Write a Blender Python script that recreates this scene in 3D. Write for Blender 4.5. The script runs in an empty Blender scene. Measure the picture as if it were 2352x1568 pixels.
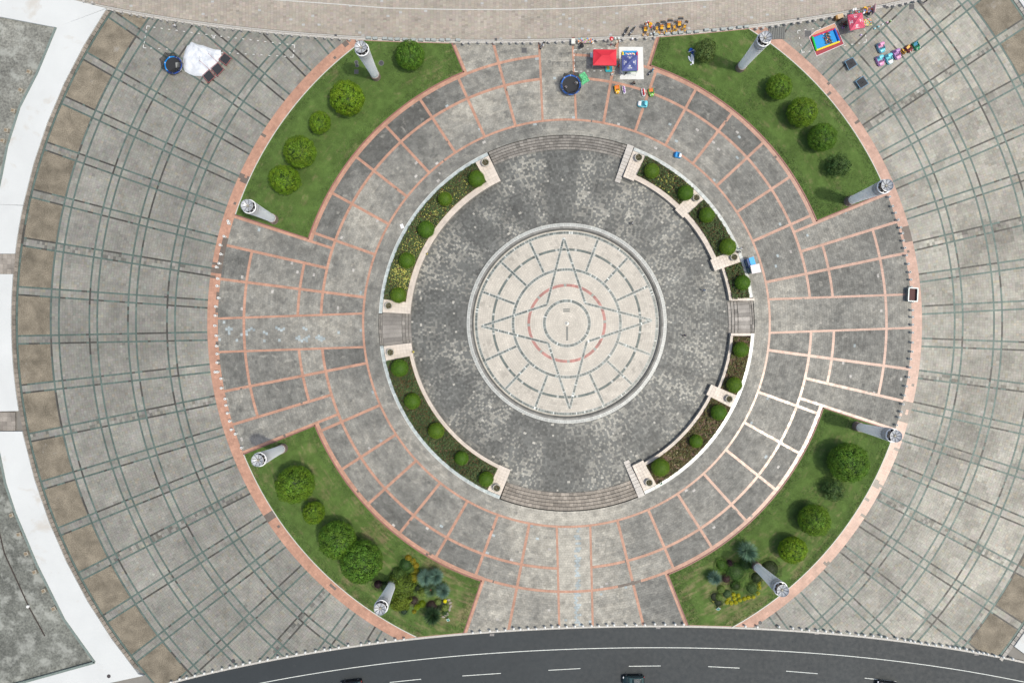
import bpy, math, random
import numpy as np
from mathutils import Vector, Matrix
random.seed(7); RNG = np.random.default_rng(7)
SC = bpy.context.scene
COL = SC.collection
H = 130.67                      # height of the drone above the plaza, metres
PM = 12.0                       # plan units per metre (all plan positions below are measured in these units)

# ------------------------------------------------------------------ camera, world, sun, exposure
cd = bpy.data.cameras.new('camera'); cam = bpy.data.objects.new('camera', cd); COL.objects.link(cam)
cam.location = (0, 0, H); cam.rotation_euler = (0, 0, 0)
cd.sensor_width = 36; cd.lens = 24; cd.clip_end = 5000
SC.camera = cam
SUN_AZ = math.radians(-17.0); SUN_EL = math.radians(66.9)      # azimuth measured from +x towards +y
w = bpy.data.worlds.new('World'); SC.world = w; w.use_nodes = True
nt = w.node_tree; nt.nodes.clear()
sky = nt.nodes.new('ShaderNodeTexSky'); sky.sky_type = 'NISHITA'; sky.sun_disc = False
sky.sun_elevation = SUN_EL; sky.sun_rotation = math.radians(90) - SUN_AZ
sky.air_density = 1.3; sky.dust_density = 4.0; sky.ozone_density = 1.0
bg = nt.nodes.new('ShaderNodeBackground'); bg.inputs[1].default_value = 0.15
wo = nt.nodes.new('ShaderNodeOutputWorld')
nt.links.new(sky.outputs[0], bg.inputs[0]); nt.links.new(bg.outputs[0], wo.inputs[0])
sl = bpy.data.lights.new('sun', 'SUN'); sl.energy = 2.4; sl.angle = math.radians(2.6); sl.color = (1.0, 0.965, 0.85)
so = bpy.data.objects.new('sun', sl); COL.objects.link(so)
sd = Vector((math.cos(SUN_EL)*math.cos(SUN_AZ), math.cos(SUN_EL)*math.sin(SUN_AZ), math.sin(SUN_EL)))
so.rotation_euler = sd.to_track_quat('Z', 'Y').to_euler(); so.location = sd*200
SC.view_settings.view_transform = 'Standard'; SC.view_settings.look = 'None'
SC.view_settings.exposure = 0.0; SC.view_settings.gamma = 1.0; SC.view_settings.use_curve_mapping = False
SC.render.engine = 'CYCLES'; SC.cycles.max_bounces = 5

# ------------------------------------------------------------------ plan helpers
def W(px, py, z=0.0):
    k = (1-z/H)/PM
    return ((px-1176)*k, (784-py)*k, z)
def cxy(R):
    R = np.asarray(R, float); s = np.clip(R/820, 0, 1)**2; t = np.clip((R-820)/440, 0, 1)
    return 1303-6*s+2*t, 742-7*t
def pol(R, a):
    R = np.asarray(R, float); a = np.radians(a); cx, cy = cxy(R)
    return cx+R*np.cos(a), cy-R*np.sin(a)
def polw(R, a):
    x, y = pol(R, a); return (x-1176)/PM, (784-y)/PM
_b = np.array([(392,1568),(588,1522),(800,1485.5),(955,1465),(1176,1449.3),(1376,1440.5),(1551,1437.5),(1764,1442.5),(1964,1458.8),(2164,1488.8),(2352,1518.8)])
_t = np.array([(160,2),(250,21),(588,69),(838,91),(1038,96.3),(1176,97),(1376,88.5),(1501,82),(1726,63),(1939,32.5),(2014,17),(2114,-3)])
_l = np.array([(608,1568),(800.5,1531),(938,1518.5),(1176,1500),(1376,1488.5),(1488,1485.5),(1764,1492.8),(1964,1508),(2164,1533.5),(2352,1565)])
def fit(a):
    c = np.polyfit((a[:,0]-1300)/1000, a[:,1], 4)
    return lambda x: np.polyval(c, (np.asarray(x, float)-1300)/1000)
ybot, ytop, yline = fit(_b), fit(_t), fit(_l)

def vnoise(x, y, seed=0):
    x = np.asarray(x, float); y = np.asarray(y, float)
    xi = np.floor(x).astype(np.int64); yi = np.floor(y).astype(np.int64); fx = x-xi; fy = y-yi
    fx = fx*fx*(3-2*fx); fy = fy*fy*(3-2*fy)
    def h(a, b):
        n = (a*374761393+b*668265263+seed*974634777) & 0x7fffffff
        n = ((n ^ (n >> 13))*1274126177) & 0x7fffffff
        return ((n ^ (n >> 16)) & 0xffff)/65535.0
    return (h(xi,yi)*(1-fx)+h(xi+1,yi)*fx)*(1-fy)+(h(xi,yi+1)*(1-fx)+h(xi+1,yi+1)*fx)*fy
def fbm(x, y, seed=0, o=4):
    s = 0; a = .5; t = 0
    for i in range(o):
        s = s+a*vnoise(x*2**i, y*2**i, seed+i*17); t += a; a *= .55
    return s/t

# ------------------------------------------------------------------ materials
MATS = {}
def nodes_of(name):
    m = bpy.data.materials.new(name); m.use_nodes = True; n = m.node_tree
    return m, n, n.nodes['Principled BSDF']
def mat(name, col, rough=.6, metal=0., spec=.5, var=.18, scale=6., bump=0., alpha=None, trans=0., streak=None):
    if name in MATS: return MATS[name]
    m, n, p = nodes_of(name)
    geo = n.nodes.new('ShaderNodeNewGeometry'); no = n.nodes.new('ShaderNodeTexNoise')
    no.inputs['Scale'].default_value = scale; no.inputs['Detail'].default_value = 6; no.inputs['Roughness'].default_value = .65
    n.links.new(geo.outputs['Position'], no.inputs['Vector'])
    mr = n.nodes.new('ShaderNodeMapRange'); mr.inputs[1].default_value = .3; mr.inputs[2].default_value = .7
    mr.inputs[3].default_value = 1-var; mr.inputs[4].default_value = 1+var
    n.links.new(no.outputs[0], mr.inputs[0])
    mx = n.nodes.new('ShaderNodeMix'); mx.data_type = 'RGBA'; mx.blend_type = 'MULTIPLY'; mx.inputs[0].default_value = 1
    mx.inputs[6].default_value = (*col, 1); n.links.new(mr.outputs[0], mx.inputs[7])
    n.links.new(mx.outputs[2], p.inputs['Base Color'])
    p.inputs['Roughness'].default_value = rough; p.inputs['Metallic'].default_value = metal
    p.inputs['Specular IOR Level'].default_value = spec
    if bump:
        b = n.nodes.new('ShaderNodeBump'); b.inputs['Strength'].default_value = bump; b.inputs['Distance'].default_value = .05
        n.links.new(no.outputs[0], b.inputs['Height']); n.links.new(b.outputs[0], p.inputs['Normal'])
    if alpha is not None: p.inputs['Alpha'].default_value = alpha
    if trans: p.inputs['Transmission Weight'].default_value = trans
    MATS[name] = m; return m
def tilemat(name, rough=.55, spec=.5, big=(.5,.25), fine=(9.,.14), stain=None, rvar=.12, bump=.25, sdis=.45):
    """stone with a per-piece tint attribute, weather stains and grain"""
    if name in MATS: return MATS[name]
    m, n, p = nodes_of(name); L = n.links
    at = n.nodes.new('ShaderNodeAttribute'); at.attribute_name = 'tint'
    geo = n.nodes.new('ShaderNodeNewGeometry')
    def noise(sc, det=6, dis=0., r=.6):
        q = n.nodes.new('ShaderNodeTexNoise'); q.inputs['Scale'].default_value = sc; q.inputs['Detail'].default_value = det
        q.inputs['Roughness'].default_value = r; q.inputs['Distortion'].default_value = dis
        L.new(geo.outputs['Position'], q.inputs['Vector']); return q.outputs[0]
    def rng(o, lo, hi, a=.32, b=.68):
        q = n.nodes.new('ShaderNodeMapRange'); q.inputs[1].default_value = a; q.inputs[2].default_value = b
        q.inputs[3].default_value = lo; q.inputs[4].default_value = hi; L.new(o, q.inputs[0]); return q.outputs[0]
    def mul(a, b):
        q = n.nodes.new('ShaderNodeMix'); q.data_type = 'RGBA'; q.blend_type = 'MULTIPLY'; q.inputs[0].default_value = 1
        L.new(a, q.inputs[6]); L.new(b, q.inputs[7]); return q.outputs[2]
    c = at.outputs['Color']
    c = mul(c, rng(noise(big[0], 7, .25), 1-big[1], 1+big[1]))
    f = noise(fine[0], 6, 0, .7); c = mul(c, rng(f, 1-fine[1], 1+fine[1]))
    if stain:
        s = rng(noise(stain[0], 8, sdis, .66), 0, 1, stain[2], stain[2]+.11)
        mx = n.nodes.new('ShaderNodeMix'); mx.data_type = 'RGBA'; mx.inputs[7].default_value = (*stain[1], 1)
        k = n.nodes.new('ShaderNodeMath'); k.operation = 'MULTIPLY'; k.inputs[1].default_value = stain[3]
        L.new(s, k.inputs[0]); L.new(k.outputs[0], mx.inputs[0]); L.new(c, mx.inputs[6]); c = mx.outputs[2]
    L.new(c, p.inputs['Base Color'])
    L.new(rng(noise(1.3, 4), rough-rvar, rough+rvar), p.inputs['Roughness']); p.inputs['Specular IOR Level'].default_value = spec
    b = n.nodes.new('ShaderNodeBump'); b.inputs['Strength'].default_value = bump; b.inputs['Distance'].default_value = .02
    L.new(f, b.inputs['Height']); L.new(b.outputs[0], p.inputs['Normal'])
    MATS[name] = m; return m
def leafmat(name, rough=.55):
    if name in MATS: return MATS[name]
    m, n, p = nodes_of(name); at = n.nodes.new('ShaderNodeAttribute'); at.attribute_name = 'tint'
    n.links.new(at.outputs['Color'], p.inputs['Base Color']); p.inputs['Roughness'].default_value = rough
    p.inputs['Specular IOR Level'].default_value = .3
    tr = n.nodes.new('ShaderNodeBsdfTranslucent'); n.links.new(at.outputs['Color'], tr.inputs[0])
    ms = n.nodes.new('ShaderNodeMixShader'); ms.inputs[0].default_value = .25
    out = [x for x in n.nodes if x.type == 'OUTPUT_MATERIAL'][0]
    n.links.new(p.outputs[0], ms.inputs[1]); n.links.new(tr.outputs[0], ms.inputs[2]); n.links.new(ms.outputs[0], out.inputs[0])
    MATS[name] = m; return m

# ------------------------------------------------------------------ mesh helpers
def np_mesh(name, V, F, tint=None, tri=False):
    me = bpy.data.meshes.new(name); k = F.shape[1]
    me.vertices.add(len(V)); me.vertices.foreach_set('co', np.ascontiguousarray(V, np.float32).ravel())
    me.loops.add(F.size); me.loops.foreach_set('vertex_index', np.ascontiguousarray(F, np.int32).ravel())
    me.polygons.add(len(F)); me.polygons.foreach_set('loop_start', np.arange(0, F.size, k, dtype=np.int32))
    me.polygons.foreach_set('loop_total', np.full(len(F), k, np.int32))
    if tint is not None:
        a = me.attributes.new('tint', 'FLOAT_COLOR', 'POINT')
        c = np.ones((len(V), 4), np.float32); c[:, :3] = tint; a.data.foreach_set('color', c.ravel())
    me.update(calc_edges=True); me.shade_flat(); return me
def link(name, me, m=None, parent=None, loc=(0,0,0), rot=0):
    o = bpy.data.objects.new(name, me); COL.objects.link(o); o.location = loc
    if isinstance(rot, (int, float)): o.rotation_euler = (0,0,rot)
    else: o.rotation_euler = rot
    if parent: o.parent = parent
    if m and me and not me.materials: me.materials.append(m)
    return o
def thing(name, label, cat, loc=(0,0,0), rot=0, group=None):
    o = link(name, None, loc=loc, rot=rot); o.empty_display_size = .2
    o['label'] = label; o['category'] = cat
    if group: o['group'] = group
    return o
def tag(o, label, cat, group=None):
    o['label'] = label; o['category'] = cat
    if group: o['group'] = group
    return o
def struct(o): o['kind'] = 'structure'; return o
def stuff(o): o['kind'] = 'stuff'; return o

def tile_pieces(Q, ztop, th, gap, col, zj=.004):
    """Q (N,4,2) world quads -> V (N,8,3), per-tile boxes without bottom"""
    Q = np.asarray(Q, float); N = len(Q); c = Q.mean(1, keepdims=True); d = Q-c
    L = np.maximum(np.linalg.norm(d, axis=2, keepdims=True), 1e-4)
    T = c+d*np.maximum(1-gap/L, .3)
    V = np.zeros((N, 8, 3)); V[:, :4, :2] = T; V[:, 4:, :2] = T
    z = np.asarray(ztop)+RNG.uniform(-zj, zj, (N, 1))+RNG.uniform(-zj*.4, zj*.4, (N, 4))
    V[:, :4, 2] = z; V[:, 4:, 2] = np.asarray(ztop)-th
    return V
TF = np.array([[0,1,2,3],[0,4,5,1],[1,5,6,2],[2,6,7,3],[3,7,4,0]])
def area(Q):
    x = Q[..., 0]; y = Q[..., 1]
    return .5*(np.sum(x*np.roll(y, -1, 1)-y*np.roll(x, -1, 1), 1))
def lay(parent, piece, Q, col, m, ztop=0., th=.04, gap=.012, zj=.004, solo=300):
    """lay pieces: the largest ones as objects, the rest joined as stuff"""
    Q = np.asarray(Q, float); col = np.asarray(col, float)
    A = area(Q); Q[A < 0] = Q[A < 0][:, ::-1]; A = np.abs(A)
    ok = A > .004; Q = Q[ok]; col = col[ok]; A = A[ok]
    V = tile_pieces(Q, ztop, th, gap, col, zj); N = len(Q)
    cen = Q.mean(1); vis = (np.abs(cen[:, 0]) < 97) & (np.abs(cen[:, 1]) < 64.5)
    order = np.argsort(-(A*vis)); solo_i = order[:min(solo, N)]; rest = np.setdiff1d(np.arange(N), solo_i)
    for i in solo_i:
        c = V[i, :4].mean(0)
        me = np_mesh(piece, V[i]-c, TF, np.repeat(col[i][None], 8, 0))
        link(piece, me, m, parent, tuple(c))
    if len(rest):
        Vr = V[rest].reshape(-1, 3); F = (TF[None]+8*np.arange(len(rest))[:, None, None]).reshape(-1, 4)
        o = link(piece+'s', np_mesh(piece+'s', Vr, F, np.repeat(col[rest], 8, 0)), m, parent); stuff(o)

class B:
    def __init__(s): s.v = []; s.f = []
    def add(s, vs, fs, M=None):
        n = len(s.v)
        if M is not None: vs = [M @ Vector(v) for v in vs]
        s.v += [tuple(v) for v in vs]; s.f += [tuple(i+n for i in f) for f in fs]; return s
    def box(s, c, d, rz=0, taper=1., M=None):
        x, y, z = d[0]/2, d[1]/2, d[2]/2; t = taper
        vs = [(-x,-y,-z),(x,-y,-z),(x,y,-z),(-x,y,-z),(-x*t,-y*t,z),(x*t,-y*t,z),(x*t,y*t,z),(-x*t,y*t,z)]
        R = Matrix.Translation(c) @ Matrix.Rotation(rz, 4, 'Z')
        if M is not None: R = M @ R
        return s.add(vs, [(3,2,1,0),(4,5,6,7),(0,1,5,4),(1,2,6,5),(2,3,7,6),(3,0,4,7)], R)
    def tube(s, a, b, r0, r1=None, n=8, cap=True):
        r1 = r0 if r1 is None else r1; a = Vector(a); b = Vector(b); q = (b-a).to_track_quat('Z', 'Y')
        vs = []
        for p, r in ((a, r0), (b, r1)):
            for i in range(n):
                t = 2*math.pi*i/n; vs.append(p+q @ Vector((r*math.cos(t), r*math.sin(t), 0)))
        fs = [(i, (i+1) % n, n+(i+1) % n, n+i) for i in range(n)]
        if cap: fs += [tuple(range(n))[::-1], tuple(range(n, 2*n))]
        return s.add(vs, fs)
    def lathe(s, prof, n=20, c=(0,0,0), sx=1., sy=1., cap=False):
        vs = []; k = len(prof)
        for r, z in prof:
            for i in range(n):
                t = 2*math.pi*i/n; vs.append((c[0]+r*math.cos(t)*sx, c[1]+r*math.sin(t)*sy, c[2]+z))
        fs = [(j*n+i, j*n+(i+1) % n, (j+1)*n+(i+1) % n, (j+1)*n+i) for j in range(k-1) for i in range(n)]
        if cap: fs += [tuple(range((k-1)*n, k*n))]
        return s.add(vs, fs)
    def ball(s, c, r, n=12, m=8, sx=1., sy=1., sz=1.):
        prof = [(max(1e-4, r*math.sin(math.pi*j/m)), -r*sz*math.cos(math.pi*j/m)) for j in range(m+1)]
        return s.lathe(prof, n, c, sx, sy)
    def prism(s, poly, z0, z1):
        n = len(poly)
        a = sum(poly[i][0]*poly[(i+1) % n][1]-poly[(i+1) % n][0]*poly[i][1] for i in range(n))
        if a < 0: poly = poly[::-1]
        return s.add([(x, y, z0) for x, y in poly]+[(x, y, z1) for x, y in poly],
            [tuple(range(n))[::-1], tuple(range(n, 2*n))]+[(i, (i+1) % n, n+(i+1) % n, n+i) for i in range(n)])
    def hull(s, secs, n=None):
        """loft through equal-length closed loops"""
        k = len(secs[0]); vs = [p for q in secs for p in q]
        fs = [(j*k+i, j*k+(i+1) % k, (j+1)*k+(i+1) % k, (j+1)*k+i) for j in range(len(secs)-1) for i in range(k)]
        fs += [tuple(range(k))[::-1], tuple(range((len(secs)-1)*k, len(secs)*k))]
        return s.add(vs, fs)
    def obj(s, name, m, parent=None, loc=(0,0,0), rot=0, smooth=False, bevel=0):
        me = bpy.data.meshes.new(name); me.from_pydata(s.v, [], s.f); me.update()
        if smooth: me.polygons.foreach_set('use_smooth', [True]*len(me.polygons))
        o = link(name, me, m, parent, loc, rot)
        if bevel:
            b = o.modifiers.new('bevel', 'BEVEL'); b.width = bevel; b.segments = 2; b.limit_method = 'ANGLE'
        return o
def sector(R0, R1, a0, a1, z0, z1, b=None, n=None):
    """solid annular sector measured in plan units"""
    b = b or B(); n = n or max(2, int(abs(a1-a0)/2)); A = np.linspace(a0, a1, n+1)
    xi, yi = polw(R0, A); xo, yo = polw(R1, A); vs = []
    for i in range(n+1): vs += [(xi[i],yi[i],z0),(xo[i],yo[i],z0),(xo[i],yo[i],z1),(xi[i],yi[i],z1)]
    fs = []
    for i in range(n):
        p = 4*i; q = p+4
        fs += [(p+3,p+2,q+2,q+3),(p+2,p+1,q+1,q+2),(p,p+3,q+3,q),(p+1,p,q,q+1)]
    fs += [(0,1,2,3),(4*n+3,4*n+2,4*n+1,4*n)]
    return b.add(vs, fs)
def copy_tree(o, parent=None):
    c = o.copy(); COL.objects.link(c); c.parent = parent
    for ch in o.children: copy_tree(ch, c)
    return c

# ------------------------------------------------------------------ ground sheet, road, upper pavement
gm = mat('distant_ground', (.20,.19,.17), .8, var=.2, scale=.2)
b = B(); n = 96
RR = [433/PM, 110., 400., 3000.]
cx0, cy0 = (1301.3-1176)/PM, (784-742)/PM
vs = []
for r in RR:
    for i in range(n):
        t = 2*math.pi*i/n; f = min(1, 60/r)
        vs.append((cx0*f+r*math.cos(t), cy0*f+r*math.sin(t), -.32))
b.add(vs, [(j*n+i, (j+1)*n+i, (j+1)*n+(i+1) % n, j*n+(i+1) % n) for j in range(3) for i in range(n)])
struct(b.obj('ground', gm))

def ribbon(name, xs, f0, f1, z, m, thick=.2, parent=None):
    b = B(); n = len(xs); vs = []
    for x in xs:
        for yy, zz in ((f0(x), z), (f1(x), z), (f1(x), z-thick), (f0(x), z-thick)):
            X, Y, _ = W(x, float(yy), 0); vs.append((X, Y, zz))
    fs = []
    for i in range(n-1):
        p = 4*i; q = p+4; fs += [(p,p+1,q+1,q),(p+3,p,q,q+3),(p+1,p+2,q+2,q+1)]
    b.add(vs, [f[::-1] for f in fs]); return b.obj(name, m, parent)
xs = np.arange(-200, 2601, 25.)
am = tilemat('asphalt', .62, .45, big=(.12,.10), fine=(26.,.16), stain=(.8,(.040,.045,.046),.60,.5), rvar=.06)
rd = ribbon('road', xs, lambda x: ybot(x)+1.5, lambda x: ybot(x)+420, -.15, am, .15)
def jt(c, a, b):
    k = random.uniform(a, b); return tuple(v*k for v in c)
def flat_tint(o, c):
    me = o.data; a = me.attributes.new('tint', 'FLOAT_COLOR', 'POINT')
    a.data.foreach_set('color', np.tile(np.array([*c, 1], np.float32), len(me.vertices)))
flat_tint(rd, (.025,.031,.034)); struct(rd)
wm = mat('road_paint', (.62,.64,.60), .6, var=.22, scale=3)
b = B()
X = np.arange(-200, 2601, 20.)
sol = ribbon('solid_line', X, lambda x: yline(x)-.8, lambda x: yline(x)+.8, -.146, wm, .003); struct(sol)
for i, (x0, y0, x1, y1) in enumerate([(728,1596,801,1583),(895,1566.8,967,1559.5),(1061.8,1552,1150.5,1546),(1259.8,1539,1333.5,1535),(1444.8,1529.8,1518,1529),(1627,1530.5,1699,1534),(1806.5,1541,1879,1546.8),(1987,1557,2059,1565),(2168,1580,2240,1592)]):
    a = Vector(W(x0, y0)[:2]); c = Vector(W(x1, y1)[:2]); d = (c-a).normalized(); nn = Vector((-d.y, d.x))*.062
    o = B().prism([tuple(a+nn), tuple(a-nn), tuple(c-nn), tuple(c+nn)], -.149, -.145).obj('lane_dash', wm); struct(o)
# drain covers in the road gutter
for (x, y) in [(1130,1457),(1512,1440.5),(1876,1453.5),(2243,1501.5)]:
    g = thing('gutter_drain', 'pale drain cover set in the gutter at plan %s of the road' % ('far left' if x < 1200 else 'left centre' if x < 1600 else 'right centre' if x < 2000 else 'far right'), 'drain cover', W(x, y, -.15))
    B().box((0,0,.006), (.9,.5,.01)).obj('frame', mat('grey_iron', (.13,.13,.13), .6), g)
    for k in range(3): B().box((-.25+k*.25,0,.016), (.12,.36,.01)).obj('slat', mat('pale_iron', (.3,.27,.25), .6), g)
# upper pavement sheet and the lower plaza sheet (bedding mortar that shows in the joints)
gr = tilemat('bedding', .8, .2, fine=(12,.2))
up = ribbon('upper_pavement', xs, lambda x: ytop(x)-300, lambda x: ytop(x)-1, -.03, gr, .3); flat_tint(up, (.22,.20,.175)); struct(up)

def rbound(a, r0=433, rmax=1262):
    r = np.arange(r0, rmax+.1, 1.); x, y = pol(r, a)
    bad = (y > ybot(x)) | (y < ytop(x)); i = np.argmax(bad) if bad.any() else len(r)-1
    return r[i]
A = np.arange(0, 360.01, .5); vs = []; fs = []
for a in A:
    rb = rbound(a); rr = np.linspace(433, rb, 8)
    X, Y = polw(rr, a); vs += [(X[i], Y[i], -.03) for i in range(8)]+[(X[7], Y[7], -.32)]
for i in range(len(A)-1):
    p = 9*i; q = p+9; fs += [(p+j, p+j+1, q+j+1, q+j) for j in range(8)]
plaza = B().add(vs, fs).obj('plaza_paving', gr); flat_tint(plaza, (.15,.145,.13)); struct(plaza)
ringp = struct(link('ring_paving', None)); 

# ------------------------------------------------------------------ paving engine
def to_world(P): return np.stack([(P[..., 0]-1176)/PM, (784-P[..., 1])/PM], -1)
def cell(R0, R1, A0, A1, th, tw, bond=False, clip=True):
    """near square pieces in an annular cell; A0/A1 give the side angle at radius R"""
    nr = max(1, round((R1-R0)/th)); Rm = (R0+R1)/2
    wid = abs(A1(Rm)-A0(Rm))*math.pi/180*Rm; nc = max(1, round(wid/tw))
    R = np.linspace(R0, R1, nr+1); Qs = []
    for j in range(nr):
        if bond and j % 2: u = np.concatenate([[0], (np.arange(nc)+.5)/nc, [1]])
        else: u = np.arange(nc+1)/nc
        a_lo = A0(R[j])+(A1(R[j])-A0(R[j]))*u; a_hi = A0(R[j+1])+(A1(R[j+1])-A0(R[j+1]))*u
        xl, yl = pol(R[j], a_lo); xh, yh = pol(R[j+1], a_hi)
        L = np.stack([xl, yl], -1); Hh = np.stack([xh, yh], -1)
        Qs.append(np.stack([L[:-1], Hh[:-1], Hh[1:], L[1:]], 1))
    return np.concatenate(Qs) if Qs else np.zeros((0, 4, 2))
def cull(Q):
    c = Q.mean(1)
    yb = ybot(Q[..., 0])-3; yt = ytop(Q[..., 0])+3
    k = (c[:, 0] > -110) & (c[:, 0] < 2460) & ((Q[..., 1].min(1)) < yb.min(1)) & ((Q[..., 1].max(1)) > yt.max(1)) & (c[:, 1] > -60) & (c[:, 1] < 1660)
    Q = Q[k]; Q[..., 1] = np.clip(Q[..., 1], ytop(Q[..., 0])+3, ybot(Q[..., 0])-3); return Q
def line_off(phi, d): return lambda R: phi+math.degrees(math.asin(max(-1, min(1, d/max(R, 1)))))
def const(a): return lambda R: a

# ---- outer paving field: pairs of green strips, 70 radial pairs
TH = [176.93-5.142857*k for k in range(70)]
RINGS = [(895.5,914),(985.5,1004),(1075,1093),(1163.5,1182)]; HW = 2.0
rad_bins = []; r = 821
for a, c in RINGS:
    rad_bins.append((r, a-HW, 'c')); rad_bins.append((a+HW, c-HW, 'g')); r = c+HW
rad_bins.append((r, 1258, 'bed'))
tiles = []; bright = []; strips = []; sdark = []; beds = []
for k, t in enumerate(TH):
    t2 = t-5.142857
    for (r0, r1, kind) in rad_bins:
        x, y = pol((r0+r1)/2, t)
        if not (-250 < x < 2600 and -200 < y < 1760): continue
        celljit = random.uniform(-.06, .06)
        for (a0, a1, w_) in ((line_off(t, -11.1), line_off(t2, 11.1), 'wedge'), (line_off(t, 7.3), line_off(t, -7.3), 'gap')):
            if kind == 'bed' and w_ == 'wedge':
                Q = cull(cell(r0+1, r1, a0, a1, 80, 400)); 
                if len(Q): beds.append((r0, r1, a0, a1))
                continue
            Q = cull(cell(r0, r1, a0, a1, 6.1, 6.1, False))
            old = w_ == 'gap' and k in (1, 67, 64, 32, 28, 36, 40, 60, 20)
            tiles.append(Q); bright.append(np.full(len(Q), 1+celljit+(-.03 if w_ == 'gap' else 0)-(.10 if kind == 'bed' else 0)-(.03 if old else 0))*(np.where(RNG.random(len(Q)) < .20, .62, np.where(RNG.random(len(Q)) < .18, 1.22, 1)) if old else 1))
        for s in (1, -1):
            Q = cull(cell(r0, r1, line_off(t, s*11.1), line_off(t, s*7.3), 6.2, 50)); strips.append(Q)
            d = np.zeros(len(Q)); 
            run = random.random() < .16
            for i in range(len(Q)):
                if random.random() < .12: run = not run if random.random() < .6 else False
                d[i] = run
            sdark.append(d)
for a, c in RINGS+[(1260.5,)*2]:
    for rr in {a, c}:
        hw = HW if rr < 1250 else 2.3
        for s in range(180):
            Q = cull(cell(rr-hw, rr+hw, const(s*2.), const(s*2+2.), 50, 8.)); 
            if not len(Q): continue
            strips.append(Q); f = vnoise(s*.9+rr, rr, 3) > .78; sdark.append(np.full(len(Q), float(f))*(RNG.random(len(Q)) < .85))
Q = np.concatenate(tiles); br = np.concatenate(bright); c = Q.mean(1)
N = len(Q)
base = np.array([.236,.230,.202])
lum = br*(1+RNG.normal(0, .05, N)); 
r_ = RNG.random(N); lum *= np.where(r_ < .02, .82, np.where(r_ > .985, 1.12, 1))
big = fbm(c[:, 0]/110, c[:, 1]/110, 5); lum *= .78+.42*big
spots = [(2290,560,90,.80),(2270,880,110,.78),(2200,1020,70,.86),(2330,240,70,.84),(1890,110,90,.86),(1930,330,60,.84),(700,640,120,.9),(330,640,110,.93),(1980,1230,120,.88),(2080,700,150,1.10),(2020,880,110,1.10),(2150,1330,110,1.07),(2100,330,110,1.08),(180,760,110,.92),(560,1330,150,.95)]
for (sx_, sy_, sr_, sv_) in spots:
    dd = np.hypot(c[:, 0]-sx_, c[:, 1]-sy_)/sr_+.9*(fbm(c[:, 0]/45, c[:, 1]/45, 91)-.5); lum *= 1+(sv_-1)*np.clip(1.5-dd, 0, 1)
pt = fbm(c[:, 0]/26, c[:, 1]/26, 9, 3); lum *= .88+.24*pt
rt = np.clip((c[:, 0]-1700)/500, 0, 1)           # right-hand haze and sun sheen painted into the stone tint, paler and warmer
dk = (fbm(c[:, 0]/60+9, c[:, 1]/60, 31, 3) > .57)
lum *= 1+.36*rt*np.where(dk, .35, 1.1)
col = base[None]*lum[:, None]*(1+RNG.normal(0, .018, (N, 3)))
warm = RNG.random(N) < .06; col[warm] *= np.array([1.05,1.0,.92]); col *= 1+rt[:, None]*np.array([.03,.01,-.02])
TM = tilemat('outer_stone', .60, .42, big=(.35,.16), fine=(5.,.13), stain=(.30,(.345,.33,.29),.59,.38))
lay(plaza, 'paving_tile', to_world(Q), col, TM, 0, .04, .009, .002)
Q = np.concatenate(strips); dk = np.concatenate(sdark); N = len(Q)
col = np.where(dk[:, None] > .5, np.array([[.060,.058,.050]]), np.array([[.088,.124,.108]]))*(1+RNG.normal(0, .10, (N, 1)))
fade = fbm(Q.mean(1)[:, 0]/80, Q.mean(1)[:, 1]/80, 77); col = col*(.85+.35*fade[:, None])
c = Q.mean(1); rt = np.clip((c[:, 0]-1700)/500, 0, 1)[:, None]; col = col*(1+.25*rt)  # same painted sheen and haze, paling the strip tint to the right
SM = tilemat('green_strip_stone', .55, .4, big=(.3,.1), fine=(6,.1))
lay(plaza, 'strip_stone', to_world(Q), col, SM, .003, .04, .010, .001)
bedm = tilemat('washed_gravel', .85, .2, big=(.35,.32), fine=(5.,.38), stain=(.22,(.36,.35,.33),.62,.6))
for (r0, r1, a0, a1) in beds:
    qs = cull(cell(r0+1, r1, a0, a1, 8, 8)); qs = to_world(qs)
    if not len(qs): continue
    V = qs.reshape(-1, 2); V = np.concatenate([V, np.full((len(V), 1), .0)], 1); cc = V.mean(0); cc[2] = 0
    F = np.arange(len(V)).reshape(-1, 4)
    A_ = area(qs); F[A_ < 0] = F[A_ < 0][:, ::-1]
    link('gravel_panel', np_mesh('gravel_panel', V-cc, F, np.tile([.205,.178,.135], (len(V), 1))*random.uniform(.88, 1.1)), bedm, plaza, tuple(cc))

# ---- pink bands
pink = []; 
def pb(R0, R1, A0, A1, th=5., tw=3.2): pink.append(cull(cell(R0, R1, A0, A1, th, tw)))
COR = 38.5
def full(R0, R1, a0, a1, step=6, th=5., tw=3.4):
    k = max(1, round((a1-a0)/step)); 
    for i in range(k): pb(R0, R1, const(a0+(a1-a0)*i/k), const(a0+(a1-a0)*(i+1)/k), th, tw)
full(464.6, 469.6, 0, 360)
full(797, 821, 0, 360, 6, 6., 6.)
gray = []; gbright = []; gtype = []
def gc(R0, R1, A0, A1, lum=1., t=(5.4,7.4), ty=0):
    Q = cull(cell(R0, R1, A0, A1, t[0], t[1], True)); gray.append(Q)
    gbright.append(np.full(len(Q), lum)); gtype.append(np.full(len(Q), ty))
h = 3.1
def cor(phi, s, d): return line_off(phi, s*d)
def ang(R, d): return math.degrees(math.asin(min(1, d/R)))
def L(a, d=0): return line_off(a, d)
lat_list = [(2,'R'),(92,'T'),(182,'L'),(272,'B')]
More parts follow.
